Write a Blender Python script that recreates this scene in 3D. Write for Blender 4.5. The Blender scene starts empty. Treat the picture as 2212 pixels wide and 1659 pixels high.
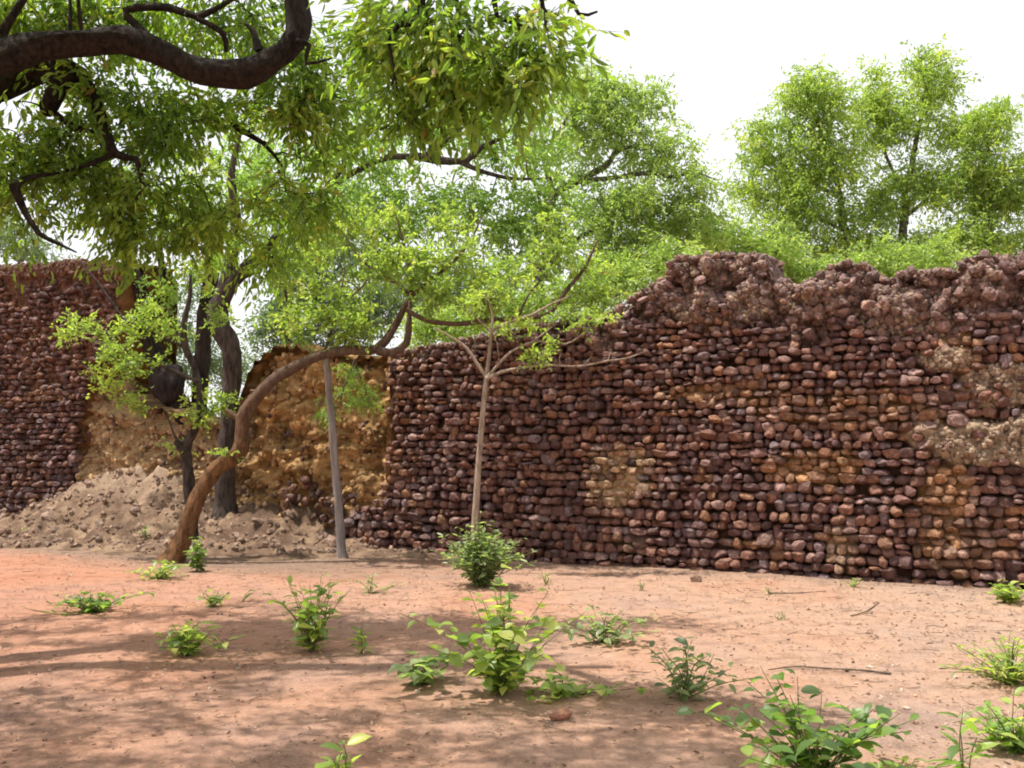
import bpy, math, random
import numpy as np
from mathutils import Vector, Matrix, Euler, noise

random.seed(7)
RNG = np.random.default_rng(7)
scene = bpy.context.scene
COL = scene.collection
R = math.radians

# ------------------------------------------------------------------ camera
F = 2150.0                                   # focal length in picture units (picture 2212 x 1659)
EYE = 1.6
PITCH = math.atan((968 - 829.5) / F)
cam_d = bpy.data.cameras.new('camera')
cam_d.sensor_width = 36.0
cam_d.lens = 36.0 * F / 2212.0
cam_d.clip_start = 0.1
cam_d.clip_end = 2000
cam = bpy.data.objects.new('camera', cam_d)
COL.objects.link(cam)
cam.location = (0, 0, EYE)
cam.rotation_euler = (R(90) + PITCH, 0, 0)
scene.camera = cam

# ------------------------------------------------------------------ light
SUN_EL, SUN_AZ = 70.0, 274.0                 # azimuth clockwise from +Y
sd = Vector((math.sin(R(SUN_AZ)) * math.cos(R(SUN_EL)), math.cos(R(SUN_AZ)) * math.cos(R(SUN_EL)), math.sin(R(SUN_EL))))
sun_l = bpy.data.lights.new('sun', 'SUN')
sun_l.energy = 5.0
sun_l.angle = R(0.6)
sun_l.color = (1.0, 0.95, 0.86)
sun = bpy.data.objects.new('sun', sun_l)
COL.objects.link(sun)
sun.rotation_euler = sd.to_track_quat('Z', 'Y').to_euler()
sun.location = (0, 0, 30)

world = bpy.data.worlds.new('World')
scene.world = world
world.use_nodes = True
wn, wl = world.node_tree.nodes, world.node_tree.links
wn.clear()
wo = wn.new('ShaderNodeOutputWorld')
bg = wn.new('ShaderNodeBackground')
bg.inputs['Strength'].default_value = 0.1
sky = wn.new('ShaderNodeTexSky')
sky.sky_type = 'NISHITA'
sky.sun_disc = False
sky.sun_elevation = R(SUN_EL)
sky.sun_rotation = R(SUN_AZ)
sky.air_density = 1.6
sky.dust_density = 4.0
mx = wn.new('ShaderNodeMix')
mx.data_type = 'RGBA'
mx.inputs[0].default_value = 0.9            # thin bright overcast over the blue
mx.inputs[7].default_value = (8.3, 8.4, 8.6, 1)
wl.new(sky.outputs[0], mx.inputs[6])
wl.new(mx.outputs[2], bg.inputs['Color'])
wl.new(bg.outputs[0], wo.inputs[0])

scene.view_settings.view_transform = 'Standard'
scene.view_settings.look = 'None'
scene.view_settings.gamma = 1
scene.view_settings.use_curve_mapping = False
scene.view_settings.exposure = 0.55
scene.render.engine = 'CYCLES'
cy = scene.cycles
cy.max_bounces = 4
cy.diffuse_bounces = 2
cy.glossy_bounces = 2
cy.transmission_bounces = 2
cy.transparent_max_bounces = 4
cy.use_denoising = True
cy.use_adaptive_sampling = True
cy.adaptive_threshold = 0.03
cy.use_light_tree = False
cy.filter_width = 1.9

# ------------------------------------------------------------------ picture <-> place
ct, st = math.cos(PITCH), math.sin(PITCH)

def ray(px, py):
    x = (px - 1106.0) / F
    u = (829.5 - py) / F
    return Vector((x, ct - u * st, st + u * ct))

def at(px, py, Y):
    d = ray(px, py)
    return Vector((0, 0, EYE)) + d * (Y / d.y)

def onground(px, py, z=0.0):
    d = ray(px, py)
    return Vector((0, 0, EYE)) + d * ((z - EYE) / d.z)

WD = Vector((0.8723, -0.4890, 0))            # along the wall, to the right
WN = Vector((-0.4890, -0.8723, 0))           # out of the wall, to the viewer
WO = Vector((0, 14.54, 0))

def W(s, z, o=0.0):
    return WO + WD * s + WN * o + Vector((0, 0, z))

def wallhit(px, py, o=0.0):
    d = ray(px, py)
    c = Vector((0, 0, EYE))
    p0 = WO + WN * o
    t = (p0 - c).dot(WN) / d.dot(WN)
    p = c + d * t
    return (p - WO).dot(WD), p.z, t

def nz(x, y=0.0, z=0.0):
    return noise.noise(Vector((x, y, z)))

def fbm(x, y, z, o=4):
    return noise.fractal(Vector((x, y, z)), 0.9, 2.0, o)

def lerp(a, b, t):
    return a + (b - a) * t

def smooth(a, b, x):
    t = min(1, max(0, (x - a) / (b - a)))
    return t * t * (3 - 2 * t)

def profile(pts, x):
    if x <= pts[0][0]:
        return pts[0][1]
    for (x0, y0), (x1, y1) in zip(pts, pts[1:]):
        if x <= x1:
            return lerp(y0, y1, (x - x0) / (x1 - x0 + 1e-9))
    return pts[-1][1]

def mound_h(s, o):
    """height of the debris mound; s along the wall, o out of it"""
    ridge = profile([(-15, .25), (-12, .38), (-10.6, .62), (-9.6, 1.08), (-8.6, 1.36), (-7.6, 1.2), (-6.4, .86), (-5.2, .72), (-4.2, .62), (-3.2, .36), (-2.4, .16), (-1.0, .06), (0.2, 0.0)], s)
    if ridge <= 0:
        return -0.2
    reach = 1.1 + 2.3 * min(1, ridge / .9)
    f = 1 - max(0, o + .25) / reach if o > -.25 else 1.0
    f = max(-.15, f)
    f = f * f * (1.6 - .6 * f) if f > 0 else f
    p = W(s, 0, o)
    z = ridge * f + .09 * fbm(p.x * 1.3, p.y * 1.3, 3, 4) * min(1, ridge * 3) - .03
    a = min(1, max(0, z * 4))
    lump = noise.turbulence(Vector((p.x * 2.3, p.y * 2.3, 1.0)), 4, False)
    return z + a * (.19 * (lump - .45) + .05 * nz(p.x * 5, p.y * 5, 2) + .035 * nz(p.x * 10, p.y * 10, 2))

def ground_z(x, y):
    return 0.035 * nz(x * .35, y * .35, 1.7) + 0.012 * nz(x * 1.3, y * 1.3, 5.2)

# ------------------------------------------------------------------ materials
def nodes_of(name):
    m = bpy.data.materials.new(name)
    m.use_nodes = True
    nt = m.node_tree
    nt.nodes.clear()
    out = nt.nodes.new('ShaderNodeOutputMaterial')
    bs = nt.nodes.new('ShaderNodeBsdfPrincipled')
    nt.links.new(bs.outputs[0], out.inputs[0])
    return m, nt, out, bs

def tex_noise(nt, scale, detail=4.0, rough=.6, vec=None):
    n = nt.nodes.new('ShaderNodeTexNoise')
    n.inputs['Scale'].default_value = scale
    n.inputs['Detail'].default_value = detail
    n.inputs['Roughness'].default_value = rough
    if vec is not None:
        nt.links.new(vec, n.inputs['Vector'])
    return n

def ramp(nt, fac, stops):
    r = nt.nodes.new('ShaderNodeValToRGB')
    els = r.color_ramp.elements
    while len(els) < len(stops):
        els.new(0.5)
    for e, (p, c) in zip(els, stops):
        e.position = p
        e.color = (*c, 1)
    nt.links.new(fac, r.inputs[0])
    return r

def mixc(nt, fac, a, b, mode='MIX'):
    m = nt.nodes.new('ShaderNodeMix')
    m.data_type = 'RGBA'
    m.blend_type = mode
    for k, v in ((0, fac), (6, a), (7, b)):
        if isinstance(v, (int, float)):
            m.inputs[k].default_value = v
        elif isinstance(v, tuple):
            m.inputs[k].default_value = (*v, 1)
        else:
            nt.links.new(v, m.inputs[k])
    return m.outputs[2]

def bump(nt, bs, h, strength, dist):
    b = nt.nodes.new('ShaderNodeBump')
    b.inputs['Strength'].default_value = strength
    b.inputs['Distance'].default_value = dist
    nt.links.new(h, b.inputs['Height'])
    nt.links.new(b.outputs[0], bs.inputs['Normal'])

def world_pos(nt):
    g = nt.nodes.new('ShaderNodeNewGeometry')
    return g.outputs['Position']

def mat_stone(name, mode):
    m, nt, out, bs = nodes_of(name)
    if mode == 'object':
        src = nt.nodes.new('ShaderNodeObjectInfo').outputs['Color']
    else:
        a = nt.nodes.new('ShaderNodeAttribute')
        a.attribute_name = 'col'
        src = a.outputs['Color']
    P = world_pos(nt)
    n1 = tex_noise(nt, 22, 5, .65, P)
    c = mixc(nt, 1.0, src, ramp(nt, n1.outputs[0], [(.28, (.45, .42, .42)), (.53, (1.05, 1.05, 1.05)), (.74, (2.0, 1.9, 1.8))]).outputs[0], 'MULTIPLY')
    n2 = tex_noise(nt, 90, 3, .6, P)
    c = mixc(nt, 1.0, c, ramp(nt, n2.outputs[0], [(.3, (.7, .7, .7)), (.7, (1.25, 1.25, 1.25))]).outputs[0], 'MULTIPLY')
    nt.links.new(c, bs.inputs['Base Color'])
    bs.inputs['Roughness'].default_value = .68
    bs.inputs['Specular IOR Level'].default_value = .35
    n3 = tex_noise(nt, 38, 6, .7, P)
    bump(nt, bs, n3.outputs[0], .55, .03)
    return m

def mat_earth(name, cols, scale, bump_s=.5, bump_d=.03, attr=False, pale=None):
    m, nt, out, bs = nodes_of(name)
    P = world_pos(nt)
    n1 = tex_noise(nt, scale, 6, .65, P)
    c = ramp(nt, n1.outputs[0], cols).outputs[0]
    if pale:                                 # pale wall clay on top; the mound's sunlit patch is put into its colour
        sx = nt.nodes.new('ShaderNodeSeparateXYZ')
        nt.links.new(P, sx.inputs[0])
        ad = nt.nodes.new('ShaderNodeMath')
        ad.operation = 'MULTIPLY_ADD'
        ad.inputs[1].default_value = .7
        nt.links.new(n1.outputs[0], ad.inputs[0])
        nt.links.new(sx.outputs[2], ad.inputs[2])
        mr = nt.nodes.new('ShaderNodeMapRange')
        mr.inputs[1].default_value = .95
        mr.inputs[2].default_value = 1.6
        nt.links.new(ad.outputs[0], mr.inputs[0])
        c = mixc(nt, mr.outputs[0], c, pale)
    if attr:
        a = nt.nodes.new('ShaderNodeAttribute')
        a.attribute_name = 'col'
        g = ramp(nt, n1.outputs[0], [(.3, (.6, .58, .55)), (.5, (1, 1, 1)), (.75, (1.4, 1.35, 1.3))]).outputs[0]
        c = mixc(nt, 1.0, a.outputs['Color'], g, 'MULTIPLY')
    n2 = tex_noise(nt, 60, 4, .7, P)
    c = mixc(nt, 1.0, c, ramp(nt, n2.outputs[0], [(.3, (.68, .68, .68)), (.7, (1.25, 1.25, 1.25))]).outputs[0], 'MULTIPLY')
    nt.links.new(c, bs.inputs['Base Color'])
    bs.inputs['Roughness'].default_value = .95
    bs.inputs['Specular IOR Level'].default_value = .1
    n3 = tex_noise(nt, 26, 8, .75, P)
    bump(nt, bs, n3.outputs[0], bump_s, bump_d)
    return m

def mat_ground():
    m, nt, out, bs = nodes_of('red_earth')
    P = world_pos(nt)
    n1 = tex_noise(nt, .55, 6, .62, P)
    n1.inputs['Distortion'].default_value = .6
    c = ramp(nt, n1.outputs[0], [(.28, (.36, .195, .13)), (.45, (.395, .245, .172)), (.60, (.37, .245, .185)), (.72, (.28, .195, .16))]).outputs[0]
    # soil is redder to the left, the shade's pinkish cast put in too, paler right
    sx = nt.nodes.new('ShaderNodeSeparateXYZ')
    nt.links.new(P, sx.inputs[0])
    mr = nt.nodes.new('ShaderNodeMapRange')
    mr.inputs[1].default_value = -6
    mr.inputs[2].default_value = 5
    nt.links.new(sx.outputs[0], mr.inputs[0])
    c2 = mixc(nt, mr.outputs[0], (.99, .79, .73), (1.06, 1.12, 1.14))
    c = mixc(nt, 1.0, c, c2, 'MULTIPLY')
    # brown crumbled wall earth and litter washed out from the breach
    def dotn(v, off):
        d_ = nt.nodes.new('ShaderNodeVectorMath')
        d_.operation = 'DOT_PRODUCT'
        d_.inputs[1].default_value = v
        nt.links.new(P, d_.inputs[0])
        return d_.outputs['Value']
    def mrange(val, a_, b_):
        q = nt.nodes.new('ShaderNodeMapRange')
        q.interpolation_type = 'SMOOTHSTEP'
        q.inputs[1].default_value = a_
        q.inputs[2].default_value = b_
        nt.links.new(val, q.inputs[0])
        return q.outputs[0]
    def math_(op, a_, b_):
        q = nt.nodes.new('ShaderNodeMath')
        q.operation = op
        for k_, v_ in enumerate((a_, b_)):
            if isinstance(v_, (int, float)):
                q.inputs[k_].default_value = v_
            else:
                nt.links.new(v_, q.inputs[k_])
        return q.outputs[0]
    nE = tex_noise(nt, 1.1, 6, .7, P)
    oo = math_('ADD', dotn(WN[:], 0), WO.dot(WN) * -1)
    oo = math_('ADD', oo, math_('MULTIPLY', nE.outputs[0], 2.2))
    ss = math_('ADD', dotn(WD[:], 0), WO.dot(WD) * -1)
    edge = math_('MULTIPLY', mrange(oo, 4.9, 3.4), mrange(ss, 1.5, -2.5))
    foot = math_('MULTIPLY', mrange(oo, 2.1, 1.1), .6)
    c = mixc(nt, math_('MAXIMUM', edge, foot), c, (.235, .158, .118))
    n2 = tex_noise(nt, 4.5, 7, .7, P)
    c = mixc(nt, 1.0, c, ramp(nt, n2.outputs[0], [(.3, (.62, .60, .60)), (.5, (1, 1, 1)), (.72, (1.16, 1.16, 1.14))]).outputs[0], 'MULTIPLY')
    n3 = tex_noise(nt, 45, 5, .75, P)
    c = mixc(nt, 1.0, c, ramp(nt, n3.outputs[0], [(.3, (.72, .70, .68)), (.5, (1, 1, 1)), (.72, (1.2, 1.2, 1.2))]).outputs[0], 'MULTIPLY')
    nt.links.new(c, bs.inputs['Base Color'])
    bs.inputs['Roughness'].default_value = .95
    bs.inputs['Specular IOR Level'].default_value = .1
    n4 = tex_noise(nt, 14, 9, .75, P)
    bump(nt, bs, n4.outputs[0], .9, .04)
    return m

def mat_bark(name, c0, c1, scale=9, stretch=.25, bump_s=.8, hi=None, z0=0, z1=1):
    m, nt, out, bs = nodes_of(name)
    P = world_pos(nt)
    mp = nt.nodes.new('ShaderNodeMapping')
    mp.inputs['Scale'].default_value = (1, 1, stretch)
    nt.links.new(P, mp.inputs[0])
    n1 = tex_noise(nt, scale, 7, .7, mp.outputs[0])
    n1.inputs['Distortion'].default_value = .4
    c = ramp(nt, n1.outputs[0], [(.36, c0), (.62, c1)]).outputs[0]
    if hi:                                   # bark of another age higher up the stem
        sx = nt.nodes.new('ShaderNodeSeparateXYZ')
        nt.links.new(P, sx.inputs[0])
        mr = nt.nodes.new('ShaderNodeMapRange')
        mr.inputs[1].default_value = z0
        mr.inputs[2].default_value = z1
        nt.links.new(sx.outputs[2], mr.inputs[0])
        c = mixc(nt, mr.outputs[0], c, ramp(nt, n1.outputs[0], [(.32, hi[0]), (.68, hi[1])]).outputs[0])
    nt.links.new(c, bs.inputs['Base Color'])
    bs.inputs['Roughness'].default_value = .85
    bs.inputs['Specular IOR Level'].default_value = .2
    n2 = tex_noise(nt, scale * 3.2, 6, .7, mp.outputs[0])
    bump(nt, bs, n2.outputs[0], bump_s, .05)
    return m

def mat_leaf(name, stops, trans=.42, rough=.42):
    m, nt, out, bs = nodes_of(name)
    a = nt.nodes.new('ShaderNodeAttribute')
    a.attribute_name = 'tint'
    c = ramp(nt, a.outputs['Fac'], stops).outputs[0]
    nt.links.new(c, bs.inputs['Base Color'])
    bs.inputs['Roughness'].default_value = rough
    bs.inputs['Specular IOR Level'].default_value = .6
    tr = nt.nodes.new('ShaderNodeBsdfTranslucent')
    c2 = mixc(nt, 1.0, c, (2.1, 2.2, 1.1), 'MULTIPLY')
    nt.links.new(c2, tr.inputs[0])
    mxs = nt.nodes.new('ShaderNodeMixShader')
    mxs.inputs[0].default_value = trans
    nt.links.new(bs.outputs[0], mxs.inputs[1])
    nt.links.new(tr.outputs[0], mxs.inputs[2])
    nt.links.new(mxs.outputs[0], out.inputs[0])
    return m

M = {}
M['stone_obj'] = mat_stone('laterite_stone', 'object')
M['stone_att'] = mat_stone('laterite_rubble', 'attr')
M['core'] = mat_earth('clay_mortar', [(.3, (.2, .1, .04)), (.7, (.3, .17, .07))], 9, .8, .04, attr=True)
M['ground'] = mat_ground()
M['mound'] = mat_earth('mound_earth', [(.3, (.105, .064, .045)), (.48, (.19, .122, .085)), (.68, (.38, .26, .17))], 2.2, .9, .05, pale=(.40, .285, .20))  # earth darkened for the trees' shade, pale top carries the sunlit patch
M['bark_dark'] = mat_bark('dark_furrowed_bark', (.007, .005, .0045), (.058, .040, .031), 24, .6, 1.0)
M['bark_orange'] = mat_bark('orange_brown_bark', (.085, .042, .02), (.27, .138, .062), 15, .4, 1.0, hi=((.085, .05, .035), (.22, .15, .11)), z0=1.5, z1=2.6)
M['bark_grey'] = mat_bark('grey_brown_bark', (.032, .023, .02), (.125, .095, .08), 16, .3, 1.0)
M['bark_far'] = mat_bark('far_grey_bark', (.06, .048, .04), (.20, .165, .14), 14, .3, .8)
M['bark_black'] = mat_bark('blackened_bark', (.012, .009, .009), (.05, .035, .032), 9, .4, .9)
M['bark_pale'] = mat_bark('pale_smooth_bark', (.19, .135, .10), (.42, .32, .25), 20, .3, .5)
M['bark_pole'] = mat_bark('weathered_grey_wood', (.15, .125, .12), (.33, .285, .27), 16, .12, .6)
M['stem_green'] = mat_bark('green_stem', (.10, .11, .045), (.19, .19, .08), 30, .5, .3)
M['twig'] = mat_bark('twig_bark', (.07, .05, .038), (.17, .125, .095), 20, .5, .4)
G = dict(
    over=[(0, (0.063, 0.119, 0.020)), (.35, (0.127, 0.213, 0.033)), (.75, (0.215, 0.299, 0.046)), (.96, (0.297, 0.316, 0.063)), (1, (0.283, 0.206, 0.050))],
    mid=[(0, (0.091, 0.150, 0.039)), (.4, (0.174, 0.281, 0.063)), (.8, (0.272, 0.385, 0.087)), (1, (0.363, 0.395, 0.108))],
    far=[(0, (0.113, 0.168, 0.059)), (.4, (0.219, 0.306, 0.089)), (.8, (0.331, 0.425, 0.124)), (1, (0.420, 0.438, 0.165))],
    bright=[(0, (0.116, 0.184, 0.048)), (.45, (0.217, 0.308, 0.069)), (.85, (0.352, 0.430, 0.096)), (1, (0.462, 0.437, 0.142))],
    pale=[(0, (0.095, 0.138, 0.063)), (.5, (0.179, 0.242, 0.108)), (1, (0.304, 0.374, 0.171))],
    deep=[(0, (0.065, 0.120, 0.036)), (.5, (0.122, 0.210, 0.052)), (.9, (0.229, 0.330, 0.062)), (1, (0.343, 0.315, 0.093))],
    blue=[(0, (0.066, 0.102, 0.066)), (.5, (0.120, 0.174, 0.102)), (1, (0.204, 0.258, 0.138))],
    dry=[(0, (.10, .055, .03)), (.5, (.22, .13, .07)), (1, (.42, .30, .19))],
)
for k, v in G.items():
    M['leaf_' + k] = mat_leaf('leaf_' + k, v, (.15 if k == 'dry' else .54 if k == 'over' else .48))

# ------------------------------------------------------------------ mesh helpers
def tagset(o, label=None, cat=None, group=None, kind=None):
    for k, v in (('label', label), ('category', cat), ('group', group), ('kind', kind)):
        if v:
            o[k] = v
    return o

def empty(name, loc, label, cat, group=None):
    o = bpy.data.objects.new(name, None)
    o.empty_display_size = .2
    o.location = loc
    COL.objects.link(o)
    return tagset(o, label, cat, group)

def np_mesh(name, V, loops, sizes, mat, smooth_=True, tint=None, col=None):
    """V (n,3), loops flat vertex indices, sizes per polygon"""
    me = bpy.data.meshes.new(name)
    V = np.asarray(V, dtype=np.float32)
    loops = np.asarray(loops, dtype=np.int32)
    sizes = np.asarray(sizes, dtype=np.int32)
    me.vertices.add(len(V))
    me.vertices.foreach_set('co', V.ravel())
    me.loops.add(len(loops))
    me.loops.foreach_set('vertex_index', loops)
    me.polygons.add(len(sizes))
    starts = np.concatenate(([0], np.cumsum(sizes)[:-1])).astype(np.int32)
    me.polygons.foreach_set('loop_start', starts)
    me.polygons.foreach_set('loop_total', sizes)
    me.polygons.foreach_set('use_smooth', np.full(len(sizes), smooth_, dtype=bool))
    if tint is not None:
        a = me.attributes.new('tint', 'FLOAT', 'POINT')
        a.data.foreach_set('value', np.asarray(tint, dtype=np.float32))
    if col is not None:
        a = me.attributes.new('col', 'FLOAT_COLOR', 'POINT')
        a.data.foreach_set('color', np.asarray(col, dtype=np.float32).ravel())
    me.update(calc_edges=True)
    me.validate()
    if mat:
        me.materials.append(mat)
    return me

def link(name, me, parent=None, loc=None):
    o = bpy.data.objects.new(name, me)
    COL.objects.link(o)
    if parent is not None:
        o.parent = parent
    if loc is not None:
        o.location = loc
    return o

class Buf:
    """gathers tubes and pieces, in world coordinates, into one mesh"""
    def __init__(s):
        s.V, s.L, s.S, s.C, s.n = [], [], [], [], 0

    def add(s, V, faces, col=None):
        V = np.asarray(V, dtype=np.float32)
        f = np.asarray(faces, dtype=np.int32)
        s.V.append(V)
        s.L.append((f + s.n).ravel())
        s.S.append(np.full(len(f), f.shape[1], dtype=np.int32))
        if col is not None:
            c = np.ones((len(V), 4), dtype=np.float32)
            c[:, :3] = col
            s.C.append(c)
        s.n += len(V)

    def tube(s, pts, rad, seg=8, rough=.0, seed=0.0):
        pts = np.asarray(pts, dtype=float)
        n = len(pts)
        T = np.gradient(pts, axis=0)
        T /= np.linalg.norm(T, axis=1)[:, None] + 1e-9
        u = np.cross(T[0], (0.3, 0.9, 0.1))
        if np.linalg.norm(u) < .05:
            u = np.cross(T[0], (1, 0, 0))
        u /= np.linalg.norm(u)
        A = np.linspace(0, 2 * math.pi, seg, endpoint=False)
        ca, sa = np.cos(A), np.sin(A)
        V = np.zeros((n * seg + 1, 3))
        for i in range(n):
            u = u - T[i] * u.dot(T[i])
            u /= np.linalg.norm(u) + 1e-9
            w = np.cross(T[i], u)
            r = np.full(seg, rad[i])
            if rough:
                q = seed + i * .35
                r = r * np.array([1 + rough * nz(ca[j] * 1.3, sa[j] * 1.3, q) + rough * .6 * nz(ca[j] * 3, sa[j] * 3, q * 1.9) for j in range(seg)])
            V[i * seg:(i + 1) * seg] = pts[i] + np.outer(ca * r, u) + np.outer(sa * r, w)
        V[-1] = pts[-1] + T[-1] * rad[-1] * .8
        f = []
        for i in range(n - 1):
            for j in range(seg):
                k = (j + 1) % seg
                f.append((i * seg + j, i * seg + k, (i + 1) * seg + k, (i + 1) * seg + j))
        tip = n * seg
        b = (n - 1) * seg
        cap = [(b + j, b + (j + 1) % seg, tip, tip) for j in range(seg)]
        s.V.append(V.astype(np.float32))
        fl = np.asarray(f, dtype=np.int32)
        s.L.append((fl + s.n).ravel())
        s.S.append(np.full(len(fl), 4, dtype=np.int32))
        tr = np.asarray([c[:3] for c in cap], dtype=np.int32)
        s.L.append((tr + s.n).ravel())
        s.S.append(np.full(len(tr), 3, dtype=np.int32))
        s.n += len(V)

    def mesh(s, name, mat, base=(0, 0, 0), smooth_=True):
        V = np.concatenate(s.V) - np.asarray(base, dtype=np.float32)
        return np_mesh(name, V, np.concatenate(s.L), np.concatenate(s.S), mat, smooth_, None, np.concatenate(s.C) if s.C else None)

def curve(pts, rad, step=.12):
    """Catmull-Rom through pts, resampled"""
    P = [np.array(p, dtype=float) for p in pts]
    P = [2 * P[0] - P[1]] + P + [2 * P[-1] - P[-2]]
    out, rr = [], []
    for i in range(1, len(P) - 2):
        p0, p1, p2, p3 = P[i - 1:i + 3]
        n = max(2, int(np.linalg.norm(p2 - p1) / step))
        for k in range(n):
            t = k / n
            out.append(.5 * (2 * p1 + (p2 - p0) * t + (2 * p0 - 5 * p1 + 4 * p2 - p3) * t * t + (3 * p1 - p0 - 3 * p2 + p3) * t ** 3))
            rr.append(lerp(rad[i - 1], rad[i], t))
    out.append(P[-2])
    rr.append(rad[-1])
    return np.array(out), np.array(rr)

def unit(a):
    return a / (np.linalg.norm(a, axis=-1, keepdims=True) + 1e-9)

def leaf_arrays(P, D, N, L, Wd, tint, fold=.18, curl=.12, shape='broad'):
    """six-cornered folded leaves: base, two shoulders each side, tip"""
    n = len(P)
    S = unit(np.cross(D, N))
    N = np.cross(S, D)
    L = L[:, None]
    Wd = Wd[:, None]
    a, b = (.28, .66) if shape == 'broad' else (.3, .62)
    wa, wb = (.48, .40) if shape == 'broad' else (.46, .42)
    V = np.empty((n, 6, 3))
    V[:, 0] = P
    up = N * Wd * fold
    V[:, 1] = P + D * L * a + S * Wd * wa + up
    V[:, 2] = P + D * L * b + S * Wd * wb + up - N * L * curl * .3
    V[:, 3] = P + D * L - N * L * curl
    V[:, 4] = P + D * L * b - S * Wd * wb + up - N * L * curl * .3
    V[:, 5] = P + D * L * a - S * Wd * wa + up
    idx = np.arange(n)[:, None] * 6
    loops = np.concatenate([idx + np.array([[0, 1, 2, 3]]), idx + np.array([[0, 3, 4, 5]])], axis=1).ravel()
    sizes = np.full(2 * n, 4)
    return V.reshape(-1, 3), loops, sizes, np.repeat(tint, 6)

def in_blobs(blobs, gap, seed):
    """cluster centres through the crown's volume; blobs = (centre, radii, count)"""
    out = []
    for c, r, n in blobs:
        c = np.array(c)
        r = np.array(r)
        got = 0
        tries = 0
        while got < n and tries < n * 8:
            tries += 1
            v = RNG.normal(size=3)
            v /= np.linalg.norm(v)
            v *= RNG.random() ** (1 / 2.4)
            p = c + v * r
            if nz(p[0] * 1.1 + seed, p[1] * 1.1, p[2] * 1.3) < gap:
                continue
            out.append(p)
            got += 1
    return np.array(out)

def foliage(C, seed, sprigs=6, per=8, sl=.35, leaf=(.1, .04), droop=.3, up=.2, spread=1.0, jitter=.5, nrm_up=.6):
    """leaves along little sprigs round each cluster centre -> arrays and sprig ends"""
    nc = len(C)
    d = unit(RNG.normal(size=(nc * sprigs, 3)) * np.array([1, 1, .75]) + np.array([0, 0, up - droop * .5]))
    ln = sl * (0.55 + .75 * RNG.random(nc * sprigs))
    b = np.repeat(C, sprigs, axis=0) + RNG.normal(size=(nc * sprigs, 3)) * sl * .14 * spread
    e = b + d * ln[:, None] - np.array([0, 0, 1]) * (droop * ln)[:, None] * .6
    t = np.tile((np.arange(per) + .6) / per, nc * sprigs)[:, None]
    bb, ee, dd = (np.repeat(a, per, axis=0) for a in (b, e, d))
    P = bb + (ee - bb) * t - np.array([0, 0, 1]) * droop * (t ** 2) * .12 * sl + RNG.normal(size=bb.shape) * sl * .06
    D = unit(dd + RNG.normal(size=bb.shape) * jitter * 1.2 + np.array([0, 0, -1]) * droop * 1.6)
    N = unit(RNG.normal(size=bb.shape) * .8 + np.array([0, 0, 1]) * nrm_up + 1e-6)
    L = leaf[0] * (.42 + .85 * RNG.random(len(P)))
    Wd = leaf[1] * (.7 + .5 * RNG.random(len(P)))
    ctint = np.repeat(RNG.random(nc), sprigs * per)
    tint = np.clip(.05 + .6 * ctint + .33 * RNG.random(len(P)) + .15 * (RNG.random(len(P)) > .93), 0, 1)
    return P, D, N, L, Wd, tint, b, e

def connect(buf, limbs, C, rmax=.03, rmin=.006, rise=.15, seed=0.0, seg=5):
    """grow branches from the limbs to every cluster centre"""
    nod = np.concatenate([l[0][len(l[0]) // 4:] for l in limbs])
    nr = np.concatenate([l[1][len(l[1]) // 4:] for l in limbs])
    dm = np.array([np.min(np.sum((nod - c) ** 2, axis=1)) for c in C])
    for ci in np.argsort(dm):
        c = C[ci]
        dist = np.linalg.norm(nod - c, axis=1) + .35 * np.maximum(0, nod[:, 2] - c[2])
        i = int(np.argmin(dist))
        a = nod[i]
        ln = np.linalg.norm(c - a)
        if ln < .05:
            continue
        r0 = min(nr[i] * .7, rmin + .02 * ln, rmax)
        r0 = max(r0, rmin)
        m1 = a + (c - a) * .35 + np.array([nz(c[0], c[1], seed), nz(c[1], c[2], seed + 3), 0]) * ln * .22 + np.array([0, 0, rise * ln])
        m2 = a + (c - a) * .7 + np.array([nz(c[2], c[0], seed + 7), nz(c[0], c[2], seed + 5), 0]) * ln * .16 + np.array([0, 0, rise * ln * .7])
        P, r = curve([a, m1, m2, c], [r0, lerp(r0, rmin, .4), lerp(r0, rmin, .75), rmin * .8], step=max(.12, ln / 7))
        buf.tube(P, r, seg)
        k = len(P) // 3
        nod = np.concatenate([nod, P[k::2]])
        nr = np.concatenate([nr, r[k::2]])

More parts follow.
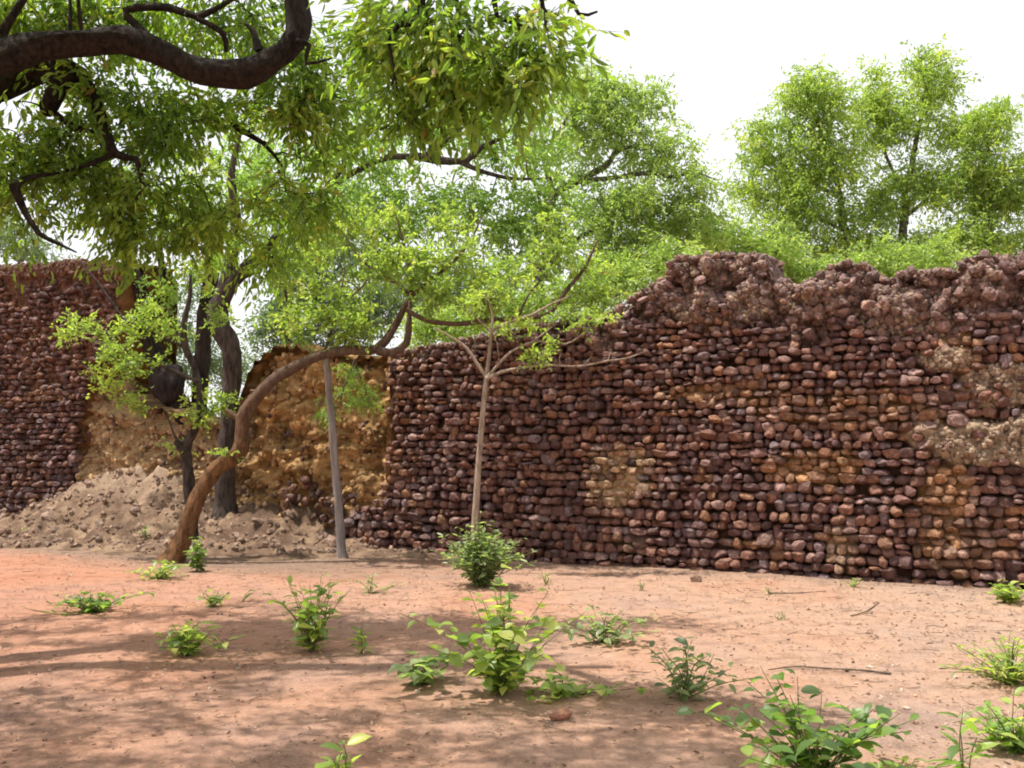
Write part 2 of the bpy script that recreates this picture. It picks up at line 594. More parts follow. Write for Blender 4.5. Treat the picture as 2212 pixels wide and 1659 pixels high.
def build_tree(name, label, cat, base, limbs, blobs, bark, leafmat, fol, group=None, gap=-.12, seed=1.0, rough=.26, rmax=.03, rmin=.006,
               sprig_tubes=False, rise=.12, singles=0, seg=12, crown=True, extra=None, root=None, trunk_name='trunk'):
    """limbs = list of (points, radii); blobs = crown volumes"""
    if root is None:
        root = empty(name, base, label, cat, group)
    base = np.array(root.location)
    buf = Buf()
    LM = []
    for i, (pts, rad) in enumerate(limbs):
        P, r = curve(pts, rad)
        LM.append((P, r))
        buf.tube(P, r, seg if max(rad) > .05 else 7, rough, seed + i * 7.3)
    if not blobs:
        link(trunk_name, buf.mesh(trunk_name, bark, base), root)
        return root, LM
    C = in_blobs(blobs, gap, seed)
    if extra is not None:
        C = np.concatenate([C, extra])
    tb = buf
    connect(tb, LM, C, rmax, rmin, rise, seed)
    P, D, N, L, Wd, tint, b, e = foliage(C, seed, **fol)
    if sprig_tubes:
        for k in range(len(b)):
            m = (b[k] + e[k]) / 2 + RNG.normal(size=3) * .02
            tb.tube([b[k], m, e[k]], [rmin * .6, rmin * .45, rmin * .25], 3)
    link(trunk_name, tb.mesh(trunk_name, bark, base), root)
    keep = np.ones(len(P), bool)
    if singles:
        # the leaves that show largest become pieces of their own
        v = P - np.array([0, 0, EYE])
        fy = v[:, 1] * ct + v[:, 2] * st
        uy = -v[:, 1] * st + v[:, 2] * ct
        vis = (fy > .5) & (np.abs(v[:, 0] / fy) < .5) & (np.abs(uy / fy) < .37)
        score = np.where(vis, L / np.maximum(fy, .5), 0)
        order = np.argsort(-score)[:singles]
        keep[order] = False
        lib = []
        for k in range(8):
            V, lo, sz, tt = leaf_arrays(np.zeros((1, 3)), np.array([[0., 1, 0]]), np.array([[0., 0, 1]]), np.array([1.0]), np.array([fol['leaf'][1] / fol['leaf'][0] * (.9 + .05 * (k % 4))]), np.array([.12 + .11 * k]), shape='long')
            lib.append(np_mesh('leaf', V, lo, sz, leafmat, False, tt))
        for q in order:
            if score[q] <= 0:
                continue
            y = D[q]
            x = np.cross(y, N[q])
            x /= np.linalg.norm(x) + 1e-9
            z = np.cross(x, y)
            o = link('leaf', lib[int(min(7, tint[q] * 8))], root)
            mt = Matrix(((x[0], y[0], z[0], 0), (x[1], y[1], z[1], 0), (x[2], y[2], z[2], 0), (0, 0, 0, 1)))
            o.rotation_euler = mt.to_euler()
            o.location = P[q] - base
            o.scale = (L[q],) * 3
    V, lo, sz, tt = leaf_arrays(P[keep], D[keep], N[keep], L[keep], Wd[keep], tint[keep], shape='long' if fol['leaf'][0] > 2.4 * fol['leaf'][1] else 'broad')
    o = link('crown', np_mesh('crown', V - base, lo, sz, leafmat, False, tt), root)
    o['kind'] = 'stuff'
    return root, LM

# ------------------------------------------------------------------ ground
def axis(lo, hi, a, b, fine, grow=1.22):
    v = list(np.arange(a, b + 1e-6, fine))
    st_, x = fine, b
    while x < hi:
        st_ *= grow
        x += st_
        v.append(x)
    st_, x = fine, a
    while x > lo:
        st_ *= grow
        x -= st_
        v.insert(0, x)
    return np.array(v)

gx = axis(-400, 400, -9, 9, .09)
gy = axis(-120, 900, 2.5, 17, .09)
GV = np.zeros((len(gx) * len(gy), 3))
k = 0
for y in gy:
    for x in gx:
        z = ground_z(x, y)
        if abs(x) < 10 and 2 < y < 18:
            z += .010 * nz(x * 3.1, y * 3.1, 9) + .006 * nz(x * 7.7, y * 7.7, 4)
        GV[k] = (x, y, z)
        k += 1
nx, ny = len(gx), len(gy)
ii = np.arange((nx) * (ny)).reshape(ny, nx)
gq = np.stack([ii[:-1, :-1], ii[:-1, 1:], ii[1:, 1:], ii[1:, :-1]], axis=-1).reshape(-1, 4)
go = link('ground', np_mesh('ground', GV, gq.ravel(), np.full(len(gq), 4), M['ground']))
go['kind'] = 'structure'

# ------------------------------------------------------------------ debris mound in the breach
ms = np.arange(-15.5, .6, .06)
mo = np.arange(-1.2, 4.2, .06)
MV = []
for o in mo:
    for s in ms:
        z = mound_h(s, o)
        p = W(s, 0, o)
        MV.append((p.x, p.y, z))
n1, n2 = len(ms), len(mo)
ii = np.arange(n1 * n2).reshape(n2, n1)
mq = np.stack([ii[:-1, :-1], ii[1:, :-1], ii[1:, 1:], ii[:-1, 1:]], axis=-1).reshape(-1, 4)
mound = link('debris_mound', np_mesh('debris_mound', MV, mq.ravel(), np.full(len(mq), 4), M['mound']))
mound['kind'] = 'structure'

def mound_z(x, y):
    v = Vector((x, y, 0)) - WO
    z = mound_h(v.dot(WD), v.dot(WN))
    return max(ground_z(x, y), z)

# ------------------------------------------------------------------ stones
def ico(sub):
    import bmesh
    bm = bmesh.new()
    bmesh.ops.create_icosphere(bm, subdivisions=sub, radius=1)
    V = np.array([v.co[:] for v in bm.verts])
    f = np.array([[v.index for v in fc.verts] for fc in bm.faces])
    bm.free()
    return V, f

def stone_shapes(n, sub, power=3.8, cuts=8, rough=.045, seed=0):
    V0, f = ico(sub)
    rs = np.random.default_rng(seed)
    out = []
    for k in range(n):
        V = V0.copy()
        p = power * (.8 + .5 * rs.random())
        V /= (np.sum(np.abs(V) ** p, axis=1) ** (1 / p))[:, None]
        for _ in range(cuts):
            d = rs.normal(size=3)
            d /= np.linalg.norm(d)
            c = .62 + .36 * rs.random()
            t = V @ d
            V -= np.outer(np.maximum(0, t - c), d)
        q = seed * 3.1 + k * 11.7
        V *= np.array([1 + rough * 2.2 * nz(v[0] * 1.6 + q, v[1] * 1.6, v[2] * 1.6) + rough * nz(v[0] * 4 + q, v[1] * 4, v[2] * 4) for v in V])[:, None]
        V /= np.max(np.abs(V), axis=0)
        out.append(V)
    return out, f

SH2, FI2 = stone_shapes(16, 2, seed=3)
SH1, FI1 = stone_shapes(16, 1, seed=5, rough=.10, cuts=4)
LIB2 = [np_mesh('stone', v, FI2.ravel(), np.full(len(FI2), 3), M['stone_obj'], False) for v in SH2]

def rot(ax, ay, az):
    return np.array(Euler((ax, ay, az)).to_matrix())

WB = np.array([WD[:], (-WN)[:], (0, 0, 1)]).T       # wall basis: x along, y into the wall, z up

PALETTE = [((.098, .048, .036), 5), ((.138, .068, .043), 4), ((.075, .040, .034), 4), ((.175, .108, .085), 2.4), ((.175, .088, .045), 1.0), ((.12, .082, .075), 1.3)]
PW = np.cumsum([w for _, w in PALETTE])
PW = PW / PW[-1]

def pick_col(rs):
    c = np.array(PALETTE[int(np.searchsorted(PW, rs.random()))][0])
    return c * (.78 + .45 * rs.random())

OCHRE = np.array((.27, .15, .058))
CREAM = np.array((.42, .29, .15))
PINK = np.array((.225, .15, .13))

def patch_list(lst):
    out = []
    for px, py, rx, ry, kind, amt in lst:
        s, z, t = wallhit(px, py)
        out.append((s, z, rx * t / F, ry * t / F, kind, amt))
    return out

NEAR_PATCH = patch_list([
    (1335, 1030, 78, 72, 'cream', 1.0), (1300, 1090, 40, 40, 'ochre', .5),
    (1570, 850, 170, 26, 'ochre', .8), (1700, 880, 90, 40, 'ochre', .5), (1760, 1010, 110, 45, 'ochre', .95),
    (2045, 1060, 70, 60, 'ochre', 1.0), (2030, 1120, 60, 110, 'ochre', .8), (2080, 1200, 60, 50, 'ochre', .55),
    (1900, 890, 190, 55, 'ochre', .6), (2070, 760, 50, 55, 'ochre', .9), (1815, 1180, 34, 60, 'cream', .55),
    (1090, 835, 60, 26, 'ochre', .5), (1530, 700, 60, 30, 'ochre', .45), (2160, 1150, 60, 60, 'ochre', .35),
    (1340, 1170, 50, 22, 'ochre', .4), (880, 1000, 40, 40, 'ochre', .2), (1650, 1180, 60, 20, 'ochre', .25),
    (820, 980, 26, 120, 'ochre', .8)])
NEAR_LUMP = patch_list([
    (2090, 955, 105, 52, 'pale', .22), (2200, 950, 70, 70, 'pale', .2), (2130, 850, 110, 40, 'pale', .10), (2160, 810, 70, 30, 'pale', .1),
    (2040, 775, 60, 30, 'pale', .1), (1930, 650, 60, 40, 'pink', .10), (1560, 575, 110, 26, 'pink', .06),
    (1500, 650, 70, 45, 'pink', .08), (1620, 660, 70, 40, 'pink', .1), (1750, 650, 80, 35, 'pink', .1), (2130, 610, 60, 50, 'pink', .12), (1960, 700, 90, 30, 'pink', .06)])
HOLE_S, HOLE_Z, _t = wallhit(1562, 597)

def patches(lst, s, z):
    """strongest patch at (s, z): kind, amount 0..1"""
    best, bk = 0, None
    wob = .35 * nz(s * 2.3, z * 2.3, 8) + .2 * nz(s * 6, z * 6, 3)
    for ps, pz, rs_, rz, kind, amt in lst:
        d = math.sqrt(((s - ps) / rs_) ** 2 + ((z - pz) / rz) ** 2) + wob
        a = amt * (1 - smooth(.65, 1.15, d))
        if a > best:
            best, bk = a, kind
    return bk, best

def tops(lst):
    return sorted((lambda h: (h[0], h[1]))(wallhit(x, y)) for x, y in lst)

NEAR_TOP = tops([(770, 800), (800, 775), (850, 762), (950, 745), (1050, 725), (1150, 705), (1230, 690), (1290, 690), (1335, 665), (1395, 620), (1440, 592),
                 (1452, 562), (1500, 553), (1560, 546), (1600, 552), (1655, 550), (1664, 600), (1715, 618), (1760, 600), (1796, 572), (1830, 566), (1868, 569), (1878, 594),
                 (1918, 606), (1945, 586), (2010, 582), (2065, 586), (2085, 562), (2120, 550), (2165, 552), (2212, 549), (2300, 545), (2420, 560)])
FAR_TOP = tops([(-420, 590), (-200, 590), (0, 572), (60, 570), (110, 566), (150, 560), (200, 562), (258, 566)])

def near_left(z):      # left broken end of the near facing, by height
    return profile([(0, -3.3), (.35, -3.15), (.7, -2.6), (1.1, -2.35), (1.7, -2.15), (2.4, -2.15), (3.1, -2.35), (4, -2.5)], z) + .12 * nz(z * 3, 4)

def far_right(z):      # right broken end of the far facing
    return profile([(0, -9.9), (.9, -9.75), (1.4, -9.62), (2.0, -9.7), (2.7, -9.4), (3.3, -8.95), (4.0, -8.6), (5, -8.45), (6, -8.4)], z) + .12 * nz(z * 3, 9)

def wall_core(name, parent, s0, s1, step, top, off, colf, thick=1.15, hole=False):
    """solid wall body: relief face to the viewer, rough top, plain back"""
    S = np.arange(s0, s1 + 1e-6, step)
    nzv = 130 if step < .06 else 90
    V, Cc = [], []
    for s in S:
        zt = top(s)
        for j in range(nzv + 1):
            z = -.25 + (zt + .25) * j / nzv
            o = off(s, z, zt)
            p = W(s, z, o)
            V.append(p[:])
            Cc.append((*colf(s, z, zt), 1))
        for q, o in enumerate((-.35, -.6, -.85, -thick)):    # over the top and down the back
            zz = zt + .10 * fbm(s * 2.2, o * 2.2, 4, 3) - (.25 if q == 3 else .04)
            V.append(W(s, zz, o)[:])
            Cc.append((*colf(s, zt, zt), 1))
        V.append(W(s, -.25, -thick)[:])
        Cc.append((*colf(s, 0, zt), 1))
    m = nzv + 6
    f = []
    for i in range(len(S) - 1):
        for j in range(m - 1):
            f.append((i * m + j, (i + 1) * m + j, (i + 1) * m + j + 1, i * m + j + 1))
    f = np.array(f)
    ends = []
    for i in (0, len(S) - 1):                  # close the two ends
        ring = list(range(i * m, (i + 1) * m))
        ends.append(ring if i else ring[::-1])
    loops = np.concatenate([f.ravel()] + [np.array(e) for e in ends])
    sizes = np.concatenate([np.full(len(f), 4), [len(e) for e in ends]])
    return link(name, np_mesh(name, V, loops, sizes, M['core'], True, None, Cc), parent)

def lay_courses(spec, rs, out):
    """spec: left(z), right, top(s), h, wmin/wmax, zone(s,z,top) -> rubble amount; appends (s,z,o,w,h,d,col,rot,kind)"""
    z = -.05
    row = 0
    while z < spec['zmax']:
        h = spec['h'] * (.84 + .32 * rs.random()) * lerp(1.0, spec.get('thin', 1), min(1, max(0, z / 3.6)))
        s = spec['left'](z + h / 2) + rs.random() * .1
        while s < spec['right'](z + h / 2):
            w = spec['w'] * (.68 + .66 * rs.random() ** 1.3) * lerp(1.0, spec.get('thin', 1) * 1.05, min(1, max(0, z / 3.6)))
            sc = s + w / 2
            zc = z + h / 2 + .04 * nz(sc * .5, row * .0, 2.2) + spec.get('sag', 0) * nz(sc * .25, 1, 1) + .007 * rs.normal()
            zt = spec['top'](sc)
            rub = spec['rub'](sc, zc, zt)
            if zc < zt - .10 and rs.random() > .015 + .88 * rub:
                u = rs.random()
                if u < .035:                      # two thin stones in one course
                    hh = h * rs.uniform(.4, .6)
                    out.append(dict(s=sc, z=zc - h / 2 + hh / 2, w=w, h=hh, rub=rub))
                    out.append(dict(s=sc, z=zc + hh / 2, w=w * rs.uniform(.7, 1), h=h - hh, rub=rub))
                elif u < .09:                     # one that breaks the course line
                    out.append(dict(s=sc, z=zc + .03 * rs.normal(), w=w * 1.1, h=h * rs.uniform(1.15, 1.45), rub=rub))
                else:
                    out.append(dict(s=sc, z=zc, w=w, h=h * (.82 + .3 * rs.random()), rub=rub))
            s += w * (.98 + .05 * rs.random())
        z += h * .97
        row += 1

def make_wall(root, spec, patch, lump, seed, sub_lib):
    rs = np.random.default_rng(seed)
    st_ = []
    lay_courses(spec, rs, st_)
    rec = []
    for d in st_:
        kind, amt = patches(patch, d['s'], d['z'])
        lk, la = patches(lump, d['s'], d['z'])
        if la > .03 and rs.random() < .55:
            continue
        c = pick_col(rs)
        sink = 0
        if kind:
            tc = CREAM if kind == 'cream' else OCHRE
            c = c * (1 - amt * .75 * rs.random() ** .5) + tc * (amt * .75 * rs.random() ** .5) * (.7 + .5 * rs.random())
            sink = .015 * amt
        r = d['rub']
        c = c * (1 - .55 * r) + spec.get('pink', PINK) * .55 * r * (.7 + .6 * rs.random())
        c = c * np.array((1.32, 1.28, 1.4)) * spec.get('dim', 1)
        dep = .085 + .05 * rs.random()
        o = -.035 + .028 * rs.normal() - sink + .04 * r * rs.normal() + spec['off0'](d['s'], d['z'])
        k = .56 * (1 - .15 * r)
        ang = rs.normal(size=3) * np.array([.16, .07, .10]) * (1 + 2.2 * r)
        rec.append((W(d['s'], d['z'], o), np.array((d['w'] * k * 1.07, dep, d['h'] * k * .97)), ang, c, int(rs.integers(16))))
    # the 300 that show largest in the picture are pieces of their own
    sc = []
    for p, dim, ang, c, k in rec:
        v = Vector(p) - Vector((0, 0, EYE))
        fy = v.y * ct + v.z * st
        uy = -v.y * st + v.z * ct
        inside = abs(v.x / fy) < .505 and abs(uy / fy) < .38
        sc.append(dim[0] * dim[2] / fy ** 2 if inside else 0)
    order = np.argsort(-np.array(sc))
    single = set(int(i) for i in order[:300])
    buf = Buf()
    base = np.array(root.location)
    for i, (p, dim, ang, c, k) in enumerate(rec):
        Rm = WB @ rot(*ang)
        if i in single:
            o = link('stone', LIB2[k], root)
            o.location = np.array(p) - base
            o.rotation_euler = Matrix(Rm.tolist()).to_euler()
            o.scale = dim
            o.color = (*c, 1)
        else:
            SH, FI = (SH2, FI2) if sub_lib == 2 else (SH1, FI1)
            buf.add((SH[k] * dim) @ Rm.T + np.array(p), FI, c)
    o = link('stone_courses', buf.mesh('stone_courses', M['stone_att'], base, False), root)
    o['kind'] = 'stuff'
    return rec

def scatter_rubble(root, name, n, fpos, fsize, fcol, seed, sub=1):
    rs = np.random.default_rng(seed)
    buf = Buf()
    base = np.array(root.location) if root else np.zeros(3)
    for _ in range(n):
        p = fpos(rs)
        if p is None:
            continue
        a = fsize(rs)
        dim = a * (.7 + .6 * rs.random(3))
        SH, FI = (SH1, FI1) if sub == 1 else (SH2, FI2)
        Rm = rot(*(rs.random(3) * 6.28))
        buf.add((SH[int(rs.integers(16))] * dim) @ Rm.T + np.array(p), FI, fcol(rs, p))
    o = link(name, buf.mesh(name, M['stone_att'], base, False), root)
    o['kind'] = 'stuff'
    return o

# ---- near wall
near = empty('stone_wall', W(2.0, 0), 'long dark laterite stone wall with crumbling top filling the right half', 'wall')

def ntop(s):
    return profile(NEAR_TOP, s) + .05 * nz(s * 5, 2) + .03 * nz(s * 13, 6)

def nrub(s, z, zt):
    line = zt - profile([(-3, .12), (0, .18), (2, .6), (3.5, .78), (5, .75), (7, .9), (9, .95)], s) + .25 * nz(s * 1.2, z * .6, 5)
    return smooth(line - .15, line + .35, z)

def noff(s, z, zt):
    kind, amt = patches(NEAR_PATCH, s, z)
    lk, la = patches(NEAR_LUMP, s, z)
    r = nrub(s, z, zt)
    o = -.13 + .035 * fbm(s * 5, z * 5, 1, 3)
    if kind:
        o += (.10 if kind == 'cream' else .075) * min(1, amt * 1.1)
    rl = noise.turbulence(Vector((s * 4.2, z * 4.2, 3.3)), 4, False)
    o += r * (.14 + .30 * (rl - .5) + .10 * nz(s * 1.7, z * 1.9, 12))
    if lk:
        o += la * (1 + .5 * (noise.turbulence(Vector((s * 9, z * 9, 1.3)), 3, False) - .4)) + .04 * (la > .02)
    o -= .2 * smooth(zt - .14, zt, z)
    return o + .03 * nz(s * .8, z * .8, 2)

def ncol(s, z, zt):
    kind, amt = patches(NEAR_PATCH, s, z)
    lk, la = patches(NEAR_LUMP, s, z)
    r = nrub(s, z, zt)
    c = np.array((.085, .045, .028)) * (.85 + .5 * abs(nz(s * 3, z * 3, 7)))
    if kind:
        c = c * (1 - amt) + (CREAM if kind == 'cream' else OCHRE * 1.15) * amt
    c = c * (1 - r * .8) + PINK * .85 * r * .8
    if lk:
        a = min(1, la * 9)
        c = c * (1 - a) + (np.array((.38, .28, .19)) if lk == 'pale' else PINK * 1.05) * a
    return tuple(c)

def pnear(o):                                    # positions are kept relative to the wall's own origin
    me = o.data
    b = np.array(near.location if o.parent == near else o.parent.location)
    v = np.empty(len(me.vertices) * 3)
    me.vertices.foreach_get('co', v)
    v = v.reshape(-1, 3) - b
    me.vertices.foreach_set('co', v.ravel())
    me.update()
    return o

pnear(wall_core('mortar_core', near, -2.3, 8.9, .045, ntop, noff, ncol))
specN = dict(left=near_left, right=lambda z: 8.8, top=ntop, h=.129, w=.158, thin=.76, zmax=5.0, rub=nrub, off0=lambda s, z: .03 * nz(s * .8, z * .8, 2), sag=.05)
recN = make_wall(near, specN, NEAR_PATCH, NEAR_LUMP, 11, 2)

def npos(rs):
    s = rs.uniform(-2.3, 8.7)
    zt = ntop(s)
    if rs.random() < .22:
        return W(s, zt - .02 + .03 * rs.random(), -rs.random() * .8)[:]
    z = zt - rs.random() * 1.2
    r = nrub(s, z, zt)
    if rs.random() > r * .9 + .06:
        return None
    return W(s, z, noff(s, z, zt) + .01)[:]

scatter_rubble(near, 'rubble_cap', 14500, npos, lambda rs: .015 + .05 * rs.random() ** 2.1, lambda rs, p: (PINK * .5 + pick_col(rs) * .7) * (.7 + .6 * rs.random()), 21)

def lpos(rs):
    q = NEAR_LUMP[int(rs.integers(len(NEAR_LUMP)))]
    s = q[0] + rs.normal() * q[2] * .5
    z = q[1] + rs.normal() * q[3] * .5
    zt = ntop(s)
    if z > zt:
        return None
    return W(s, z, noff(s, z, zt) + .005)[:]

scatter_rubble(near, 'mortar_lumps', 2600, lpos, lambda rs: .012 + .03 * rs.random() ** 1.7, lambda rs, p: np.array((.33, .235, .165)) * (.55 + .6 * rs.random()), 23)

# ---- far wall
far = empty('stone_wall', W(-11, 0), 'tall reddish brown stone wall section at the far left with level top', 'wall')

def ftop(s):
    return profile(FAR_TOP, s) + .04 * nz(s * 4, 2) + .02 * nz(s * 11, 6)

def frub(s, z, zt):
    return .38 * smooth(2.4, 3.8, z + .6 * nz(s * .9, z * .9, 3)) + .4 * smooth(zt - .5, zt - .3, z)

def foff(s, z, zt):
    o = -.10 + .04 * fbm(s * 4, z * 4, 1, 3)
    r = frub(s, z, zt)
    o += r * (.13 + .07 * (noise.turbulence(Vector((s * 5, z * 5, 1.1)), 3, False) - .45))
    o += .10 * smooth(zt - .30, zt - .26, z) - .12 * smooth(zt - .07, zt, z)
    e = far_right(z)
    o -= 1.1 * smooth(e - .05, e + .12, s)
    return o

def fcol(s, z, zt):
    e = far_right(z)
    t = smooth(e - .1, e + .1, s)
    c = np.array((.135, .066, .042)) * (.8 + .6 * abs(nz(s * 1.3, z * 1.3, 7)))
    q = max(0, nz(s * .9, z * .9, 31)) * 1.3
    c = c * (1 - q) + OCHRE * .9 * q
    return tuple(c * (1 - t) + np.array((.30, .15, .05)) * t)

pnear(wall_core('mortar_core', far, -16.5, -8.2, .055, ftop, foff, fcol))
FAR_PATCH = patch_list([(90, 830, 60, 60, 'ochre', .5), (30, 640, 40, 40, 'ochre', .4), (190, 790, 60, 40, 'ochre', .5), (100, 720, 70, 30, 'ochre', .35)])
specF = dict(left=lambda z: -16, right=lambda z: far_right(z) - .05, top=ftop, h=.128, w=.158, thin=.85, zmax=6.0, rub=frub, off0=lambda s, z: 0, sag=.03, dim=.78, pink=np.array((.16, .08, .052)))
make_wall(far, specF, FAR_PATCH, [], 31, 1)

def fpos(rs):
    s = rs.uniform(-16, -8.6)
    zt = ftop(s)
    z = zt - rs.random() ** 1.8 * 3.0
    if s > far_right(z) or z < .4:
        return None
    return W(s, z, foff(s, z, zt) + .01)[:]

scatter_rubble(far, 'rubble_cap', 3400, fpos, lambda rs: .014 + .034 * rs.random() ** 1.8, lambda rs, p: (np.array((.15, .078, .052))) * (.6 + .7 * rs.random()), 41)

# ---- broken core in the breach
core = empty('broken_wall_core', W(-6, 0), 'ochre rubble core of the wall laid bare in the breach', 'wall core')
CORE_TOP = tops([(150, 700), (200, 800), (250, 850), (320, 880), (400, 905), (455, 910), (490, 850), (520, 770), (560, 738), (620, 745), (700, 752), (780, 770), (850, 765)])

def ctop(s):
    return profile(CORE_TOP, s) + .16 * nz(s * 2.6, 2) + .09 * nz(s * 8, 6) + .05 * nz(s * 19, 1)

def coff(s, z, zt):
    f = z / max(.5, zt)
    slope = profile([(-10, .12), (-9.2, .3), (-8, .95), (-6.2, .7), (-5, .3), (-2, .2)], s)
    o = profile([(-10.2, -.10), (-8.4, .02), (-6.6, -.1), (-5.4, -.2), (-2, -.24)], s) - slope * max(0, f - .15) ** 1.1
    o += .20 * fbm(s * 1.4, z * 1.8, 2, 4) + .10 * fbm(s * 5, z * 6.5, 9, 4) + .2 * (noise.turbulence(Vector((s * 3.1, z * 4.2, 8)), 4, False) - .4)
    o -= .18 * smooth(zt - .25, zt, z)
    e = near_left(z)
    o = lerp(o, -.2, smooth(e - .5, e + .1, s))
    return o

def ccol(s, z, zt):
    t = smooth(-6.2, -5.2, s)
    v = .75 + .5 * (fbm(s * 2, z * 2, 3, 3) + .4)
    c = np.array((.42, .275, .145)) * (1 - t) + np.array((.42, .25, .11)) * t
    return tuple(np.clip(c * v, .02, .6))

pnear(wall_core('rubble_face', core, -10.2, -1.9, .05, ctop, coff, ccol, 1.9))

def cpos(rs):
    s = rs.uniform(-9.9, -2.0)
    zt = ctop(s)
    z = rs.random() * zt
    return W(s, z, coff(s, z, zt) + .005)[:]

def ccl(rs, p):
    s = (Vector(p) - WO).dot(WD)
    c = np.array(ccol(s, p[2], 3)) * (.65 + .6 * rs.random())
    if rs.random() < .15:
        c = pick_col(rs) * 1.2
    return c

scatter_rubble(core, 'rubble', 3600, cpos, lambda rs: .018 + .055 * rs.random() ** 2.4, ccl, 51)

def cdark(rs):                                   # dark facing stones still lying at the foot of the core
    s = rs.uniform(-4.4, -2.6)
    z = .1 + rs.random() * (.25 + .25 * smooth(-5, -3, s))
    return W(s, z + max(0, mound_h(s, -.2)), -.12 + .08 * rs.normal())[:]

scatter_rubble(core, 'fallen_stones', 70, cdark, lambda rs: .05 + .05 * rs.random(), lambda rs, p: pick_col(rs) * 1.1, 53, 2)

# ---- lumps on the mound
def mpos(rs):
    s = rs.uniform(-13.5, -1.2)
    o = rs.uniform(-.2, 3.3)
    if mound_h(s, o) < .02:
        return None
    p = W(s, 0, o)
    return (p.x, p.y, mound_h(s, o) + .01)

scatter_rubble(mound, 'rubble', 2800, mpos, lambda rs: .012 + .06 * rs.random() ** 3.4, lambda rs, p: np.array((.23, .15, .105)) * (.6 + .8 * rs.random()), 61)
rs = np.random.default_rng(63)
for q in range(24):
    p = None
    while p is None:
        p = mpos(rs)
    o = link('rubble_stone', LIB2[int(rs.integers(16))], mound)
    o.location = p
    a = .05 + .08 * rs.random() ** 1.5
    o.scale = (a * 1.2, a, a * .7)
    o.rotation_euler = rs.random(3) * .8
    o.color = (*(np.array((.24, .155, .115)) * (.6 + .7 * rs.random())), 1)

# ------------------------------------------------------------------ trees
def PX(pts, d):
    """picture points (x, y[, depth]) -> place"""
    return [at(p[0], p[1], p[2] if len(p) > 2 else d)[:] for p in pts]

def RP(ws, d):
    return [w * .5 * d / F for w in ws]

def BL(lst):
    """(px, py, depth, rx, ry, depth radius, n) -> crown volumes"""
    return [(np.array(at(x, y, d)), np.array((rx * d / F, rd, ry * d / F)), n) for x, y, d, rx, ry, rd, n in lst]

# overhanging tree: trunk stands outside the frame on the left
D0 = 7.6
limbs = [
    ([(-6.3, 6.6, -.1), (-6.2, 6.65, 1.2), (-6.0, 6.8, 2.6), (-5.5, 7.1, 3.8)] + PX([(-230, 190), (0, 128), (90, 102), (180, 92), (265, 88), (335, 112), (400, 142), (470, 158), (530, 160), (590, 130), (636, 88), (645, 40), (636, -20), (640, -130), (700, -260)], D0),
     [.36, .30, .27, .22] + RP([84, 74, 66, 60, 60, 55, 58, 58, 64, 57, 52, 47, 40, 34, 28], D0)),
    (PX([(640, -130, 7.6), (760, -170, 6.8), (900, -120), (1050, -90), (1200, -40), (1250, 30), (1290, 25)], 6.2), RP([38, 34, 30, 22, 16, 9, 5], 6.2)),
    (PX([(905, -110), (910, 0), (900, 47), (862, 54), (840, 93), (852, 150), (847, 182)], 6.2), RP([26, 22, 18, 12, 10, 7, 5], 6.2)),
    (PX([(1060, -80), (1070, 17), (1085, 42), (1150, 60), (1180, 70)], 6.1), RP([14, 12, 9, 7, 4], 6.2)),
    (PX([(980, -100), (990, 50), (1000, 160)], 6.3), RP([11, 8, 4], 6.2)),
    (PX([(1160, -60), (1173, 17), (1182, 33), (1170, 80)], 6.0), RP([13, 10, 8, 4], 6.2)),
    ([(-6.0, 6.8, 2.6), (-5.2, 7.8, 3.6)] + PX([(0, 190, 8.6), (150, 150, 8.6), (207, 227, 8.5), (247, 330, 8.4), (293, 343, 8.4), (307, 400, 8.4), (292, 436, 8.4)], 8.5), [.2, .16] + RP([60, 46, 26, 22, 14, 11, 7], 8.5)),
    (PX([(150, 152), (128, 190), (108, 228), (96, 240)], 8.5), RP([44, 46, 44, 30], 8.5)),
    (PX([(100, 232), (140, 262), (168, 279), (202, 284)], 8.5), RP([14, 18, 16, 8], 8.5)),
    (PX([(247, 330), (200, 352), (127, 374)], 8.4), RP([16, 12, 5], 8.4)),
    (PX([(380, 130), (300, 60), (270, 22), (367, 17), (427, 37), (500, 0)], 8.0), RP([20, 18, 16, 18, 16, 10], 8)),
    (PX([(427, 40), (483, 73), (488, 110)], 8.0), RP([14, 13, 9], 8)),
    (PX([(640, 90), (667, 97), (661, 138), (717, 126)], 7.5), RP([16, 12, 9, 5], 7.5)),
    (PX([(320, 95), (305, 62), (290, 58)], 7.6), RP([22, 16, 8], 7.6)),
    (PX([(560, 110), (548, 70), (530, 50)], 7.6), RP([20, 15, 8], 7.6)),
    (PX([(0, 100), (10, 60), (50, 0), (80, -80)], 7.8), RP([26, 18, 16, 12], 7.8)),
    (PX([(150, 90), (152, 40), (150, -40)], 7.7), RP([10, 9, 7], 7.7)),
    (PX([(182, 90), (172, 40), (166, -40)], 7.7), RP([9, 8, 6], 7.7)),
    (PX([(500, 270, 9), (570, 310, 9), (610, 360, 9)], 9), RP([14, 10, 5], 9)),
    (PX([(30, 400, 8), (50, 450, 8), (85, 505, 8), (130, 528, 8), (165, 545, 8)], 8), RP([20, 16, 12, 8, 4], 8)),
    (PX([(127, 374, 8.4), (60, 385, 8.2), (30, 400, 8)], 8), RP([6, 12, 19], 8)),
]
